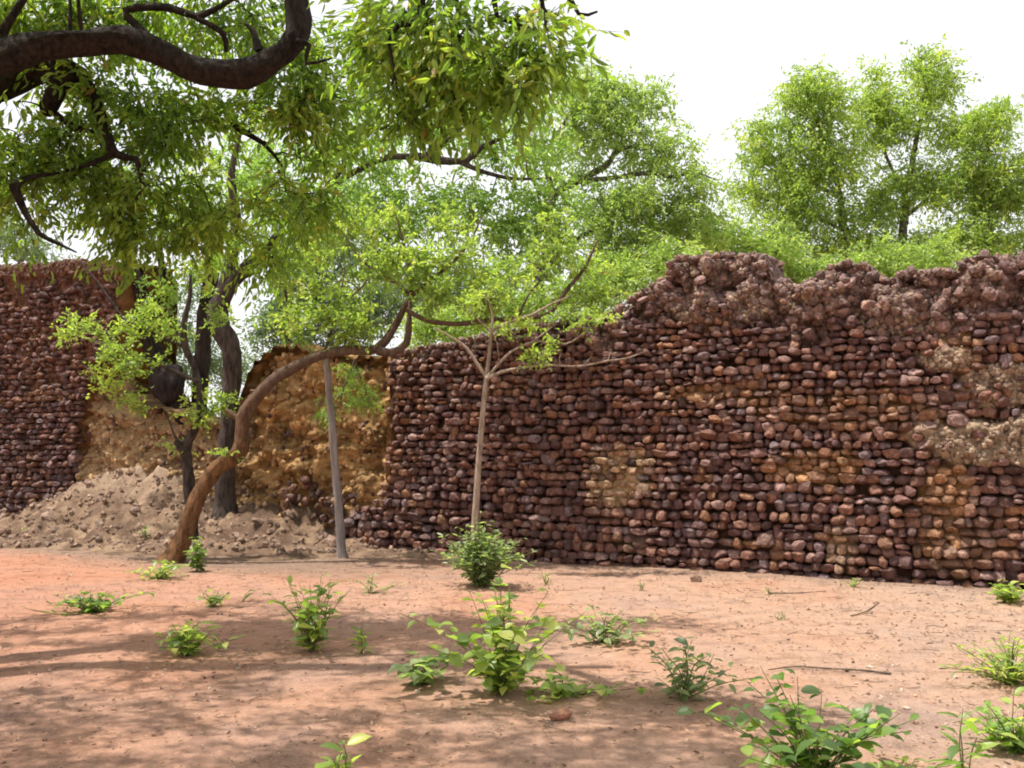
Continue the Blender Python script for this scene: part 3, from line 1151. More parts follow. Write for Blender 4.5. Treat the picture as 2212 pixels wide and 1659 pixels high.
blobs = BL([
    (60, 40, 8.6, 140, 90, .8, 28), (300, 40, 8.8, 170, 80, .8, 34), (560, 50, 8.8, 170, 90, .8, 31), (860, 55, 6.7, 105, 95, .5, 14),
    (1010, 55, 6.4, 130, 100, .5, 17), (1170, 65, 6.1, 85, 95, .4, 12), (1110, 170, 6.2, 80, 55, .3, 6), (880, 180, 6.6, 110, 70, .4, 8), (970, 200, 6.4, 40, 40, .2, 4),
    (60, 290, 8.6, 110, 110, .8, 21), (260, 260, 9.0, 150, 100, .8, 25), (440, 290, 9.2, 150, 110, .8, 25), (620, 260, 9.2, 130, 100, .8, 18),
    (60, 420, 8.6, 90, 90, .6, 13), (200, 410, 8.8, 100, 80, .6, 13), (340, 420, 8.9, 120, 90, .6, 18), (490, 440, 9.1, 110, 90, .6, 15), (640, 420, 9.3, 100, 100, .6, 13), (690, 220, 8.8, 90, 90, .5, 11), (300, 500, 9.0, 60, 40, .4, 6), (560, 540, 9.2, 50, 40, .3, 4)])
blobs += BL([(760, 90, 8.9, 120, 110, .7, 18), (960, 120, 9.2, 120, 90, .7, 12)])
blobs += [((-4.6, 5.6, 5.8), (1.6, 1.5, .9), 76), ((-2.4, 5.4, 6.1), (1.6, 1.4, .8), 64), ((-3.6, 7.9, 6.8), (1.8, 1.5, .8), 60), ((-1.6, 5.2, 6.2), (1.0, 1.0, .5), 8),
          ((-5.6, 3.6, 5.4), (1.8, 1.5, .9), 69), ((-2.8, 3.3, 5.9), (1.7, 1.3, .7), 57), ((-.2, 3.7, 6.0), (1.6, 1.1, .6), 36), ((1.7, 3.4, 6.2), (1.3, 1.1, .6), 27), ((-6.8, 8.9, 6.0), (1.7, 1.6, 1.0), 60),
          ((-6.6, 6.6, 6.2), (1.5, 1.5, .8), 52), ((-5.2, 9.9, 6.9), (1.4, .9, .6), 28)]
build_tree('overhanging_tree', 'large tree with thick dark crooked limb hanging over the top left', 'tree', (-6.3, 6.6, 0), limbs, blobs, M['bark_dark'], M['leaf_over'],
           dict(sprigs=7, per=10, sl=.36, leaf=(.105, .034), droop=.6, up=.15, jitter=.6, nrm_up=.3), seed=3.3, rmax=.022, rmin=.005, sprig_tubes=True, singles=300, gap=-.25, rough=.34)

# leaning orange-barked tree in front of the breach
DL = 14.3
b = onground(374, 1212)
lean = [
    (PX([(362, 1225), (378, 1205), (398, 1155), (425, 1082), (468, 1012), (508, 985), (522, 955), (524, 905), (545, 868), (598, 815), (650, 785), (702, 765), (760, 756), (815, 754), (848, 712), (872, 668), (888, 630), (880, 560), (860, 480)], DL),
     RP([70.6, 50.4, 39.5, 34.4, 32.8, 37, 32.8, 27.7, 26, 24.4, 22.7, 21.8, 20.2, 21, 17.6, 14.3, 11.8, 8.4, 4.2], DL)),
    (PX([(815, 757), (845, 762), (878, 742), (884, 690), (886, 650)], DL - .1), RP([20.2, 18.5, 16.8, 11.8, 8.4], DL)),
    (PX([(878, 668), (920, 692), (985, 700), (1053, 693), (1152, 684), (1188, 676), (1225, 625), (1262, 580), (1290, 520)], DL - .2), RP([11.8, 10.9, 10.1, 10.9, 10.9, 10.1, 9.24, 7.56, 4.2], DL)),
    (PX([(885, 635), (838, 600), (780, 560), (740, 500)], DL), RP([10.1, 7.56, 5.88, 3.36], DL)),
    (PX([(888, 640), (950, 590), (1010, 530), (1040, 470)], DL - .3), RP([9.24, 7.56, 5.88, 3.36], DL)),
    (PX([(700, 766), (720, 700), (735, 640), (745, 580)], DL + .2), RP([7.56, 5.88, 4.2, 2.52], DL)),
    (PX([(524, 910), (500, 895), (488, 885)], DL), RP([18.5, 11.8, 7.56], DL)),
    (PX([(1120, 685), (1140, 640), (1180, 590), (1210, 540)], DL - .3), RP([6.72, 5.04, 4.2, 2.52], DL)),
    (PX([(760, 640), (790, 610), (805, 570)], DL - .2), RP([4.2, 4.2, 2.52], DL)),
]
blobs = BL([(640, 690, 14.2, 70, 50, .6, 17), (700, 630, 14.2, 80, 60, .7, 20), (780, 680, 14.1, 60, 50, .6, 13), (850, 580, 14.2, 90, 60, .7, 22), (930, 640, 14.1, 80, 45, .6, 20),
            (1000, 570, 14.1, 90, 60, .7, 22), (1060, 650, 14.0, 70, 35, .6, 17), (1130, 600, 14.0, 80, 55, .7, 18), (1220, 560, 14.1, 70, 50, .6, 14), (1180, 500, 14.2, 60, 50, .6, 9), (800, 500, 14.4, 90, 60, .7, 13), (930, 480, 14.4, 90, 60, .7, 13),
            (1260, 650, 14.2, 60, 35, .5, 9), (740, 720, 14.1, 50, 25, .4, 6), (490, 990, 14.2, 22, 14, .2, 2), (700, 560, 14.4, 60, 50, .5, 9), (1320, 620, 14.4, 50, 40, .4, 6)])
build_tree('leaning_tree', 'leaning tree with orange brown bent trunk reaching right across the breach', 'tree', (b.x, b.y, 0), lean, blobs, M['bark_orange'], M['leaf_bright'],
           dict(sprigs=5, per=8, sl=.26, leaf=(.085, .045), droop=.15, up=.35, jitter=.6, nrm_up=.5), seed=8.1, rmax=.02, rmin=.005, sprig_tubes=True, gap=-.15, rough=.22)

# thin forked tree just behind the leaning trunk
DF = 14.9
z0 = at(412, 1150, DF)
forked = [
    (PX([(414, 1165), (411, 1090), (406, 1020), (400, 970), (418, 935), (430, 885), (429, 825), (415, 780), (400, 750), (397, 703), (410, 640), (412, 590)], DF), RP([30.6, 24.3, 22.5, 24.3, 18, 14.4, 13.5, 13.5, 15.3, 13.5, 9.9, 5.4], DF)),
    (PX([(400, 975), (388, 962), (381, 952)], DF), RP([23.4, 18, 12.6], DF)),
    (PX([(395, 975), (372, 930), (362, 890)], DF - .1), RP([6.3, 4.5, 2.7], DF)),
    (PX([(428, 825), (350, 790), (280, 760), (230, 720)], DF - .1), RP([9, 7.2, 5.4, 2.7], DF)),
    (PX([(400, 750), (330, 720), (270, 690), (215, 615), (172, 563)], DF + .1), RP([8.1, 7.2, 6.3, 5.4, 2.7], DF)),
]
blobs = BL([(200, 700, 14.8, 70, 35, .4, 10), (270, 740, 14.8, 70, 55, .5, 18), (300, 770, 14.7, 45, 45, .4, 10), (245, 820, 14.8, 50, 45, .4, 10), (285, 865, 14.8, 35, 30, .3, 6), (370, 700, 15.0, 55, 50, .5, 10),
            (420, 600, 15.0, 45, 55, .4, 10), (450, 880, 14.9, 45, 60, .3, 9), (405, 895, 14.8, 22, 20, .2, 2), (390, 970, 14.8, 25, 20, .2, 2), (440, 780, 14.9, 35, 50, .3, 7), (475, 840, 14.9, 30, 60, .3, 8), (470, 690, 15.0, 30, 40, .3, 6), (345, 650, 15.0, 40, 40, .3, 6), (150, 730, 14.9, 30, 25, .3, 3)])
build_tree('forked_tree', 'thin grey forked tree behind the leaning trunk with tufts of small leaves', 'tree', (z0.x, z0.y, mound_z(z0.x, z0.y)), forked, blobs, M['bark_grey'], M['leaf_bright'],
           dict(sprigs=5, per=8, sl=.22, leaf=(.07, .036), droop=.15, up=.3, jitter=.6, nrm_up=.5), seed=12.4, rmax=.016, rmin=.004, sprig_tubes=True, gap=-.1)

# stout grey tree on the mound, its crown filling the middle
DG = 17.2
g0 = at(486, 1100, DG)
grey = [
    (PX([(484, 1125), (486, 1085), (488, 1000), (497, 890), (503, 790), (498, 745), (472, 700), (474, 655), (500, 612), (535, 575), (575, 535), (640, 470), (720, 400), (820, 345), (900, 338)], DG), RP([66.9, 47.5, 40.5, 38.7, 40.5, 43.1, 44.9, 38.7, 35.2, 29.9, 21.1, 15.8, 13.2, 12.3, 14.1], DG)),
    (PX([(900, 338), (960, 347), (1010, 345), (1040, 318), (1080, 300), (1100, 280)], DG), RP([18.5, 16.7, 15, 12.3, 8.8, 5.28], DG)),
    (PX([(985, 347), (1040, 370), (1110, 386), (1190, 385)], DG), RP([12.3, 9.68, 7.92, 4.4], DG)),
    (PX([(918, 336), (970, 300), (1000, 262)], DG), RP([11.4, 8.8, 4.4], DG)),
    (PX([(476, 668), (500, 560), (510, 470), (500, 380), (520, 280)], DG), RP([35.2, 28.2, 22.9, 15.8, 8.8], DG)),
    (PX([(700, 415), (760, 330), (800, 240)], DG + .4), RP([15.8, 11.4, 6.16], DG)),
    (PX([(560, 550), (600, 580), (620, 650)], DG), RP([14.1, 10.6, 5.28], DG)),
]
blobs = BL([(640, 420, 17.2, 130, 110, 1.4, 62), (800, 310, 17.6, 150, 120, 1.4, 72), (780, 460, 17.2, 140, 80, 1.3, 56), (950, 440, 17.4, 140, 90, 1.3, 60), (1000, 250, 17.6, 150, 100, 1.3, 64),
            (1130, 380, 17.4, 110, 120, 1.2, 54), (1090, 510, 17.6, 120, 60, 1.0, 34), (520, 330, 17.8, 130, 110, 1.3, 40), (560, 520, 17.2, 90, 60, .8, 16), (1190, 250, 17.8, 90, 90, 1.0, 34), (850, 570, 17.6, 130, 50, 1.0, 30), (1210, 470, 17.6, 70, 70, .8, 20), (640, 560, 17.8, 70, 60, .8, 16)])
build_tree('grey_tree', 'stout grey trunked tree on the mound with broad crown in the middle', 'tree', (g0.x, g0.y, mound_z(g0.x, g0.y)), grey, blobs, M['bark_grey'], M['leaf_mid'],
           dict(sprigs=6, per=9, sl=.38, leaf=(.11, .042), droop=.45, up=.2, jitter=.5, nrm_up=.4), seed=17.2, rmax=.03, rmin=.006, gap=-.22, rise=.1)

# dark-stemmed tree close behind it
DK = 19.4
k0 = at(432, 1120, DK)
dark = [(PX([(430, 1140), (430, 980), (430, 870), (434, 800), (442, 700), (452, 620), (462, 560), (455, 480), (430, 400)], DK), RP([46, 38, 34, 33, 34, 32, 30, 22, 12], DK)),
        (PX([(455, 590), (480, 500), (500, 440)], DK), RP([20, 14, 7], DK))]
blobs = BL([(400, 480, 18.6, 110, 70, 1.0, 24), (470, 400, 18.8, 110, 80, 1.0, 24), (360, 420, 18.8, 90, 60, 1.0, 14)])
build_tree('dark_tree', 'straight blackish trunk standing close behind the stout grey trunk', 'tree', (k0.x, k0.y, 0), dark, blobs, M['bark_black'], M['leaf_mid'],
           dict(sprigs=6, per=9, sl=.36, leaf=(.10, .04), droop=.4, up=.2, jitter=.5, nrm_up=.4), seed=21.7, rmax=.03, rmin=.006, gap=-.15)

# crooked dark tree on the left with a black lump on its stem
DC = 19.0
c0 = at(415, 1110, DC)
crook = [(PX([(418, 1120), (415, 1000), (408, 915), (385, 875), (362, 835), (340, 780), (325, 740), (316, 690), (303, 620), (280, 570), (262, 525), (250, 470), (230, 400)], DC), RP([50, 46, 44, 46, 50, 40, 38, 38, 34, 30, 26, 18, 10], DC)),
         (PX([(318, 700), (345, 650), (352, 600), (345, 530), (360, 440)], DC), RP([20, 17, 15, 13, 7], DC))]
blobs = BL([(240, 470, 18.0, 90, 50, .8, 14), (330, 540, 18.0, 80, 45, .8, 12), (200, 390, 18.2, 100, 60, .9, 16), (350, 620, 17.8, 50, 50, .5, 8), (440, 560, 18.0, 60, 50, .6, 8)])
croot, _ = build_tree('crooked_tree', 'crooked dark tree left of the breach with a black lump on its stem', 'tree', (c0.x, c0.y, 0), crook, blobs, M['bark_dark'], M['leaf_mid'],
           dict(sprigs=6, per=9, sl=.32, leaf=(.085, .04), droop=.3, up=.25, jitter=.5, nrm_up=.4), seed=25.3, rmax=.03, rmin=.006, gap=-.15)
cb = Buf()
pl = at(364, 828, DC - .12)
V2, f2 = ico(4)
rr = np.array([1 + .22 * fbm(v[0] * 1.6, v[1] * 1.6, v[2] * 1.6, 4) for v in V2])
cb.add(V2 * rr[:, None] * np.array((.34, .28, .36)) + np.array(pl), f2)
link('black_lump', cb.mesh('black_lump', M['bark_black'], croot.location), croot)

# weathered pole under the leaning limb
DP = 14.75
p0 = at(738, 1203, DP)
pole = [(PX([(742, 1212), (738, 1190), (733, 1110), (724, 1010), (716, 900), (705, 780), (703, 764)], DP), RP([28.8, 20, 18.4, 17.6, 16, 12.8, 11.2], DP))]
build_tree('grey_pole', 'slender grey wooden pole standing under the leaning limb beside the dark wall', 'pole', (p0.x, p0.y, 0), pole, None, M['bark_pole'], None, None, seed=2.2, rough=.12)

# feathery seedling tree hanging beside the pole
DH = 15.0
h0 = at(790, 1195, DH)
hang = [(PX([(768, 775), (772, 800), (790, 840), (797, 880)], DH), RP([4, 4, 3, 2], DH)), (PX([(768, 775), (745, 830), (735, 870)], DH), RP([4, 3, 2], DH))]
blobs = BL([(765, 830, 15.0, 50, 40, .3, 14), (740, 880, 15.0, 50, 30, .3, 10), (800, 870, 15.0, 30, 40, .2, 7), (745, 790, 15.0, 35, 20, .2, 4)])
build_tree('hanging_vine', 'feathery green creeper hanging from the leaning limb in front of the ochre core', 'creeper', at(768, 775, DH), hang, blobs, M['twig'], M['leaf_mid'],
           dict(sprigs=7, per=9, sl=.18, leaf=(.05, .014), droop=.5, up=.0, jitter=.5, nrm_up=.5), seed=5.5, rmax=.006, rmin=.002, gap=-.3, trunk_name='stem')

# young pale sapling before the wall
DS = 13.0
s0_ = at(1023, 1240, DS)
sap = [(PX([(1021, 1255), (1024, 1180), (1027, 1110), (1034, 1000), (1043, 890), (1051, 812)], DS), RP([19.2, 16, 14.7, 13.4, 11.5, 10.9], DS)),
       (PX([(1051, 815), (1030, 785), (1008, 752), (985, 735), (940, 708)], DS), RP([9.15, 7.49, 6.66, 4.99, 2.5], DS)),
       (PX([(1051, 815), (1056, 770), (1061, 715), (1064, 680), (1050, 630)], DS), RP([9.98, 8.32, 6.66, 4.99, 2.5], DS)),
       (PX([(1060, 718), (1040, 697), (1015, 672)], DS), RP([4.99, 4.16, 2.5], DS)),
       (PX([(1061, 716), (1100, 696), (1150, 680), (1185, 660), (1230, 640)], DS), RP([7.49, 6.66, 6.66, 4.99, 2.5], DS)),
       (PX([(1051, 817), (1085, 778), (1110, 756), (1150, 738), (1200, 700)], DS - .1), RP([8.32, 6.66, 5.82, 4.16, 2.5], DS)),
       (PX([(1051, 818), (1085, 803), (1130, 794), (1186, 789), (1253, 791), (1313, 779), (1350, 775), (1392, 760)], DS - .2), RP([8.32, 6.66, 5.82, 4.99, 4.99, 4.16, 3.33, 1.66], DS)),
       (PX([(1140, 742), (1172, 737), (1222, 743), (1250, 728), (1282, 704)], DS - .1), RP([4.16, 4.16, 4.16, 3.33, 1.66], DS)),
       (PX([(1210, 789), (1208, 775), (1212, 762)], DS - .2), RP([2.5, 2.5, 1.66], DS)), (PX([(1260, 790), (1278, 770)], DS - .2), RP([2.5, 1.66], DS)), (PX([(1313, 779), (1320, 760)], DS - .2), RP([2.5, 1.66], DS)),
       (PX([(1061, 715), (1073, 740), (1078, 775)], DS), RP([3.33, 2.5, 1.66], DS))]
blobs = BL([(980, 680, 13.0, 50, 25, .3, 7), (1120, 700, 12.9, 60, 25, .3, 7), (1160, 760, 12.8, 45, 28, .25, 8), (1050, 640, 13.0, 60, 30, .3, 8), (1220, 690, 13.0, 60, 30, .3, 7), (1000, 740, 13.0, 25, 20, .2, 2), (1290, 690, 13.1, 45, 22, .3, 5)])
build_tree('sapling', 'slender pale sapling with straight stem and spreading bare branches before the wall', 'tree', (s0_.x, s0_.y, 0), sap, blobs, M['bark_pale'], M['leaf_bright'],
           dict(sprigs=5, per=7, sl=.2, leaf=(.07, .038), droop=.1, up=.3, jitter=.6, nrm_up=.5), seed=31.1, rmax=.008, rmin=.003, sprig_tubes=True, gap=-.3, rough=.06)

# ---- trees beyond the wall
def far_tree(name, label, px, d, limbs, blobs, leaf='far', seed=1.0, fol=None, gap=-.34, more=1.75):
    blobs = [(*q[:6], int(q[6] * more)) for q in blobs]
    p = at(px, 1000, d)
    f = dict(sprigs=6, per=10, sl=.46, leaf=(.125, .045), droop=.35, up=.25, jitter=.5, nrm_up=.45, spread=1.9)
    if fol:
        f.update(fol)
    lm = []
    for i, (pts, ws) in enumerate(limbs):
        q = PX(pts, d)
        r = RP([w * .78 for w in ws], d)
        if i == 0:
            q = [(p.x, p.y, -.2)] + q
            r = [r[0] * 1.25] + r
        lm.append((q, r))
    return build_tree(name, label, 'tree', (p.x, p.y, 0), lm, BL(blobs), M['bark_far'], M['leaf_' + leaf], f, seed=seed, rmax=.04, rmin=.009, gap=gap, seg=9, group='trees beyond the wall')

far_tree('broad_tree', 'broad tree with dark twisting side branches behind the lowest part of the wall top', 1190, 21.5,
         [([(1165, 640), (1175, 560), (1205, 520), (1190, 470), (1200, 420), (1250, 390), (1310, 358), (1335, 325), (1390, 314), (1440, 320)], [34, 30, 26, 22, 22, 20, 17, 13, 9, 4]),
          ([(1250, 392), (1340, 382), (1400, 374), (1455, 382), (1500, 372), (1545, 388)], [15, 14, 12, 10, 7, 4]), ([(1200, 430), (1180, 340), (1230, 250), (1270, 190)], [18, 15, 11, 6]),
          ([(1400, 374), (1420, 350), (1432, 330)], [7, 5, 3]), ([(1185, 560), (1240, 520), (1300, 490), (1400, 470)], [14, 12, 10, 6])],
         [(1270, 200, 21.5, 75, 70, 1.2, 34), (1340, 240, 21.5, 110, 70, 1.3, 44), (1420, 330, 21.5, 100, 50, 1.1, 28), (1330, 450, 21.5, 130, 60, 1.3, 46), (1460, 470, 21.5, 90, 60, 1.1, 30), (1250, 340, 21.8, 70, 80, 1.1, 20), (1480, 400, 21.5, 60, 40, .8, 10), (1260, 530, 21.6, 110, 45, 1.1, 22), (1400, 550, 21.6, 100, 45, 1.1, 28), (1430, 200, 21.6, 30, 20, .4, 3)], 'far', 41.0, gap=-.2)
far_tree('light_tree', 'light green tree left of the pair rising behind the right part of the wall', 1835, 25,
         [([(1832, 560), (1822, 490), (1812, 410), (1790, 330), (1760, 250), (1740, 190)], [20, 18, 15, 12, 9, 5]), ([(1815, 430), (1700, 360), (1640, 310)], [9, 7, 4]), ([(1826, 500), (1720, 450), (1650, 430)], [9, 7, 4])],
         [(1740, 200, 25, 62, 62, .9, 30), (1790, 240, 25, 55, 70, .9, 28), (1700, 320, 25, 100, 70, 1.3, 52), (1800, 350, 25, 80, 80, 1.2, 44), (1680, 430, 25, 85, 60, 1.1, 36), (1760, 460, 25, 100, 50, 1.1, 26), (1860, 470, 25.2, 70, 60, 1.0, 18), (1850, 540, 25.2, 90, 50, 1.0, 24), (1610, 400, 25, 40, 40, .7, 8), (1700, 530, 25, 120, 50, 1.2, 40), (1640, 280, 25, 40, 25, .6, 8)], 'bright', 43.0)
far_tree('light_tree', 'light green tree with the highest top of all behind the wall', 1955, 25.5,
         [([(1950, 560), (1955, 470), (1962, 400), (1980, 300), (2000, 200), (2010, 140)], [26, 22, 17, 13, 9, 5]), ([(1958, 430), (1900, 300), (1890, 200)], [10, 8, 4]), ([(1955, 470), (2060, 380), (2110, 310)], [11, 8, 4])],
         [(2010, 170, 25.5, 62, 70, .9, 36), (1900, 200, 25.5, 55, 75, .9, 32), (1960, 260, 25.5, 75, 60, 1.1, 26), (2060, 290, 25.5, 55, 50, .9, 16), (1890, 290, 25.5, 50, 40, .8, 12), (1960, 390, 25.5, 70, 55, 1.0, 26), (1900, 450, 25.5, 60, 55, .9, 20), (2040, 400, 25.5, 60, 60, .9, 22), (1950, 540, 25.5, 110, 55, 1.2, 36)], 'bright', 47.0)
far_tree('light_tree', 'light green tree beyond the wall with its right side cut by the picture edge', 2140, 24.5,
         [([(2140, 560), (2130, 470), (2120, 380), (2140, 300), (2160, 250)], [22, 19, 15, 10, 5]), ([(2128, 460), (2200, 400), (2260, 340)], [10, 8, 4])],
         [(2110, 290, 24.5, 60, 60, .9, 28), (2155, 260, 24.5, 35, 40, .6, 12), (2120, 400, 24.5, 80, 80, 1.1, 44), (2200, 420, 24.5, 80, 110, 1.1, 46), (2090, 520, 24.5, 100, 60, 1.2, 44), (2200, 540, 24.5, 80, 60, 1.0, 34), (2290, 380, 24.5, 80, 100, 1.0, 26)], 'bright', 53.0)
far_tree('low_tree', 'low dense green tree showing in the dip right of the flat topped rubble clump', 1640, 22.5,
         [([(1640, 640), (1630, 580), (1620, 530), (1600, 500)], [16, 13, 9, 5]), ([(1630, 580), (1560, 540), (1520, 510)], [8, 6, 3])],
         [(1560, 510, 22.5, 80, 55, 1.0, 36), (1660, 550, 22.5, 80, 50, 1.0, 36), (1750, 585, 22.5, 70, 40, .9, 26)], 'far', 59.0)
far_tree('low_tree', 'low green tree showing in the dip between the two rightmost humps of the wall', 1910, 22,
         [([(1910, 660), (1905, 600), (1915, 560)], [14, 11, 5])], [(1900, 570, 22, 90, 45, .9, 34), (2020, 570, 22, 80, 40, .9, 28), (1790, 600, 22, 60, 40, .8, 18)], 'far', 61.0)
far_tree('low_tree', 'soft green low tree just over the low part of the wall behind the sapling', 1260, 19.5,
         [([(1262, 760), (1265, 700), (1280, 650), (1300, 610)], [12, 10, 8, 4]), ([(1266, 690), (1200, 650), (1150, 630)], [6, 5, 3])],
         [(1150, 650, 19.5, 90, 45, .8, 24), (1260, 630, 19.5, 80, 50, .8, 22), (1350, 600, 19.8, 80, 50, .8, 26), (1030, 690, 19.5, 90, 40, .8, 20), (920, 710, 19.6, 80, 35, .8, 16), (1430, 560, 20, 60, 50, .8, 18)], 'far', 83.0)
far_tree('background_tree', 'bluish green tree seen through the breach right of the grey trunk', 640, 25,
         [([(630, 800), (615, 700), (600, 620), (605, 560), (640, 480)], [30, 26, 22, 18, 8]), ([(610, 640), (680, 580), (720, 520)], [12, 9, 4])],
         [(590, 700, 25, 55, 50, .9, 26), (660, 620, 25, 80, 55, 1.0, 34), (720, 540, 25, 100, 50, 1.1, 34), (640, 760, 25, 90, 40, 1.0, 26), (740, 690, 25, 110, 50, 1.2, 40), (870, 640, 25, 120, 60, 1.2, 44), (1010, 620, 25, 110, 50, 1.2, 36), (620, 520, 25, 60, 40, .8, 12)], 'blue', 67.0)
far_tree('background_tree', 'grey green tree peeping over the far left wall end between the dark stems', 330, 30,
         [([(330, 780), (340, 680), (350, 600)], [22, 18, 8]), ([(335, 700), (300, 640), (270, 600)], [10, 8, 4])],
         [(300, 660, 30, 45, 60, .9, 18), (370, 700, 30, 60, 60, 1.0, 24), (400, 780, 30, 90, 60, 1.2, 34), (300, 800, 30, 90, 60, 1.2, 30), (430, 640, 30, 40, 50, .8, 10), (500, 800, 30, 60, 50, 1.0, 20)], 'blue', 71.0)
far_tree('background_tree', 'pale distant tree beyond the far left wall at the picture edge', 20, 34,
         [([(20, 700), (30, 600), (60, 540)], [24, 18, 8])], [(30, 510, 34, 80, 40, 1.4, 30), (-60, 480, 34, 80, 60, 1.4, 26), (90, 545, 34, 50, 25, 1.0, 12)], 'blue', 73.0)

# ------------------------------------------------------------------ ground plants
LEAFLIB = {}
def leaf_lib(kind, ratio, mat):
    key = (kind, ratio, mat)
    if key in LEAFLIB:
        return LEAFLIB[key]
    out = []
    for k in range(6):
        rs_ = np.random.default_rng(100 + k)
        # outline with a midrib fold: rows along the blade
        rows = [0, .12, .3, .5, .72, .9, 1.0]
        half = {'heart': [.08, .40, .5, .46, .30, .12, .0], 'oval': [.03, .26, .44, .5, .42, .2, .0], 'lance': [.03, .22, .42, .5, .38, .16, .0]}[kind]
        V, f = [], []
        cur = .10 + .16 * rs_.random()
        for i, (t, hw) in enumerate(zip(rows, half)):
            w = hw * ratio * (1 + .08 * rs_.normal())
            z = -cur * t * t
            V += [(-w, t, z + w * .35), (0, t, z), (w, t, z + w * .35 + .02 * rs_.normal())]
        for i in range(len(rows) - 1):
            a = i * 3
            f += [(a, a + 1, a + 4, a + 3), (a + 1, a + 2, a + 5, a + 4)]
        f = np.array(f)
        tt = np.full(len(V), .1 + .16 * k)
        out.append(np_mesh('leaf', V, f.ravel(), np.full(len(f), 4), M[mat], True, tt))
    LEAFLIB[key] = out
    return out

def plant(name, label, px, py, stems, leafkind, ratio, mat, size, nleaf, seed, cat='plant', spread=.6, height=.5, width=.3, gap_bottom=.1, single=True, droop=.2, stem_r=.0045, twig='stem_green', dense=1.0, zfun=None, d=None, group='weeds and shoots on the bare ground'):
    """stems rising from one foot with leaves in pairs along them"""
    rs_ = np.random.default_rng(seed)
    p = onground(px, py) if d is None else at(px, py, d)
    gz = (zfun or ground_z)(p.x, p.y)
    if d is None:
        p = onground(px, py, gz)
    base = np.array((p.x, p.y, gz - .005))
    root = empty(name, base, label, cat, group)
    buf = Buf()
    lib = leaf_lib(leafkind, ratio, mat)
    LP = []
    for i in range(stems):
        az = rs_.random() * 6.28
        out = spread * (rs_.random() ** .7)
        h = height * (.55 + .5 * rs_.random()) * (1 - .45 * out)
        w = width * out * (.7 + .6 * rs_.random())
        e = np.array((math.cos(az) * w, math.sin(az) * w, h))
        m = e * np.array((.45, .45, .6)) + rs_.normal(size=3) * .02
        st0 = np.array((math.cos(az), math.sin(az), 0)) * .02 * rs_.random()
        P, r = curve([st0, m, e], [stem_r, stem_r * .75, stem_r * .4], step=max(.03, h / 8))
        buf.tube(P, r, 5)
        for j in range(nleaf):
            t = gap_bottom + (1 - gap_bottom) * (j + rs_.random() * .6) / nleaf
            q = P[min(len(P) - 1, int(t * (len(P) - 1) + .5))]
            a = j * 2.4 + rs_.random() * 1.2 + i
            tilt = rs_.normal() * .35 + .35 - droop * 1.6 * rs_.random()
            dv = np.array((math.cos(a), math.sin(a), tilt))
            L = size * (.6 + .6 * rs_.random()) * (1 - .25 * (t > .9))
            LP.append((q + dv * .012, unit(dv), unit(np.array((-.35 * dv[0] + rs_.normal() * .3, -.35 * dv[1] + rs_.normal() * .3, 1.0))), L, int(rs_.integers(6))))
    link('stem', buf.mesh('stem', M[twig]), root)
    if single:
        for q, dv, nv, L, k in LP:
            x = np.cross(dv, nv)
            x /= np.linalg.norm(x) + 1e-9
            z = np.cross(x, dv)
            o = link('leaf', lib[k], root)
            o.rotation_euler = Matrix(((x[0], dv[0], z[0]), (x[1], dv[1], z[1]), (x[2], dv[2], z[2]))).to_euler()
            o.location = q
            o.scale = (L, L, L)
    else:
        P = np.array([a[0] for a in LP])
        V, lo, sz, tt = leaf_arrays(P, np.array([a[1] for a in LP]), np.array([a[2] for a in LP]), np.array([a[3] for a in LP]), np.array([a[3] * ratio for a in LP]), np.array([.1 + .16 * a[4] for a in LP]))
        o = link('foliage', np_mesh('foliage', V, lo, sz, M[mat], False, tt), root)
        o['kind'] = 'stuff'
    return root

plant('leafy_plant', 'big dark green leafy plant at the bottom right corner region', 1760, 1690, 26, 'oval', .62, 'leaf_deep', 0.105, 10, 201, spread=1.0, height=0.6, width=.6, stem_r=.005)
plant('leafy_plant', 'tall yellow green plant with heart shaped leaves in the centre foreground', 1085, 1500, 24, 'heart', .8, 'leaf_bright', .11, 11, 202, spread=.9, height=0.86, width=.74)
plant('creeping_plant', 'grey green creeper sprawling on the earth left of the tall heart leaved plant', 905, 1480, 9, 'heart', .8, 'leaf_pale', 0.115, 7, 203, spread=1.0, height=.26, width=0.62, droop=.5)
plant('creeping_plant', 'low yellow green runner spreading right of the tall heart leaved plant', 1215, 1500, 9, 'oval', .6, 'leaf_bright', 0.1, 8, 204, spread=1.0, height=0.2, width=0.6, droop=.4)
plant('leafy_plant', 'upright bright yellow green plant with narrow leaves left of centre', 672, 1408, 22, 'lance', .42, 'leaf_bright', 0.125, 9, 205, spread=.62, height=0.68, width=0.56, droop=.1)
plant('seedling', 'small narrow shoot just right of the upright yellow green plant', 781, 1412, 4, 'lance', .4, 'leaf_bright', 0.11, 6, 206, spread=.25, height=0.28, width=.2)
plant('leafy_plant', 'grey green bushy weed right of the tall heart leaved plant', 1305, 1388, 16, 'oval', .5, 'leaf_pale', 0.095, 8, 207, spread=1.0, height=0.36, width=0.58)
plant('leafy_plant', 'pale grey green weed left of the big dark leafy plant', 1478, 1508, 13, 'oval', .5, 'leaf_pale', 0.095, 9, 208, spread=.9, height=0.46, width=0.42)
plant('low_weed', 'dark green mat of weed on the red earth at the left', 205, 1322, 24, 'oval', .5, 'leaf_deep', 0.095, 8, 209, spread=1.0, height=0.22, width=0.62)
plant('low_weed', 'yellow green weed lying low in the shade at left foreground', 402, 1416, 16, 'lance', .42, 'leaf_bright', 0.115, 7, 210, spread=1.0, height=0.3, width=0.5)
plant('low_weed', 'pale yellow weed at the foot of the leaning trunk', 345, 1250, 18, 'lance', .4, 'leaf_bright', 0.11, 7, 211, spread=1.0, height=0.28, width=0.46)
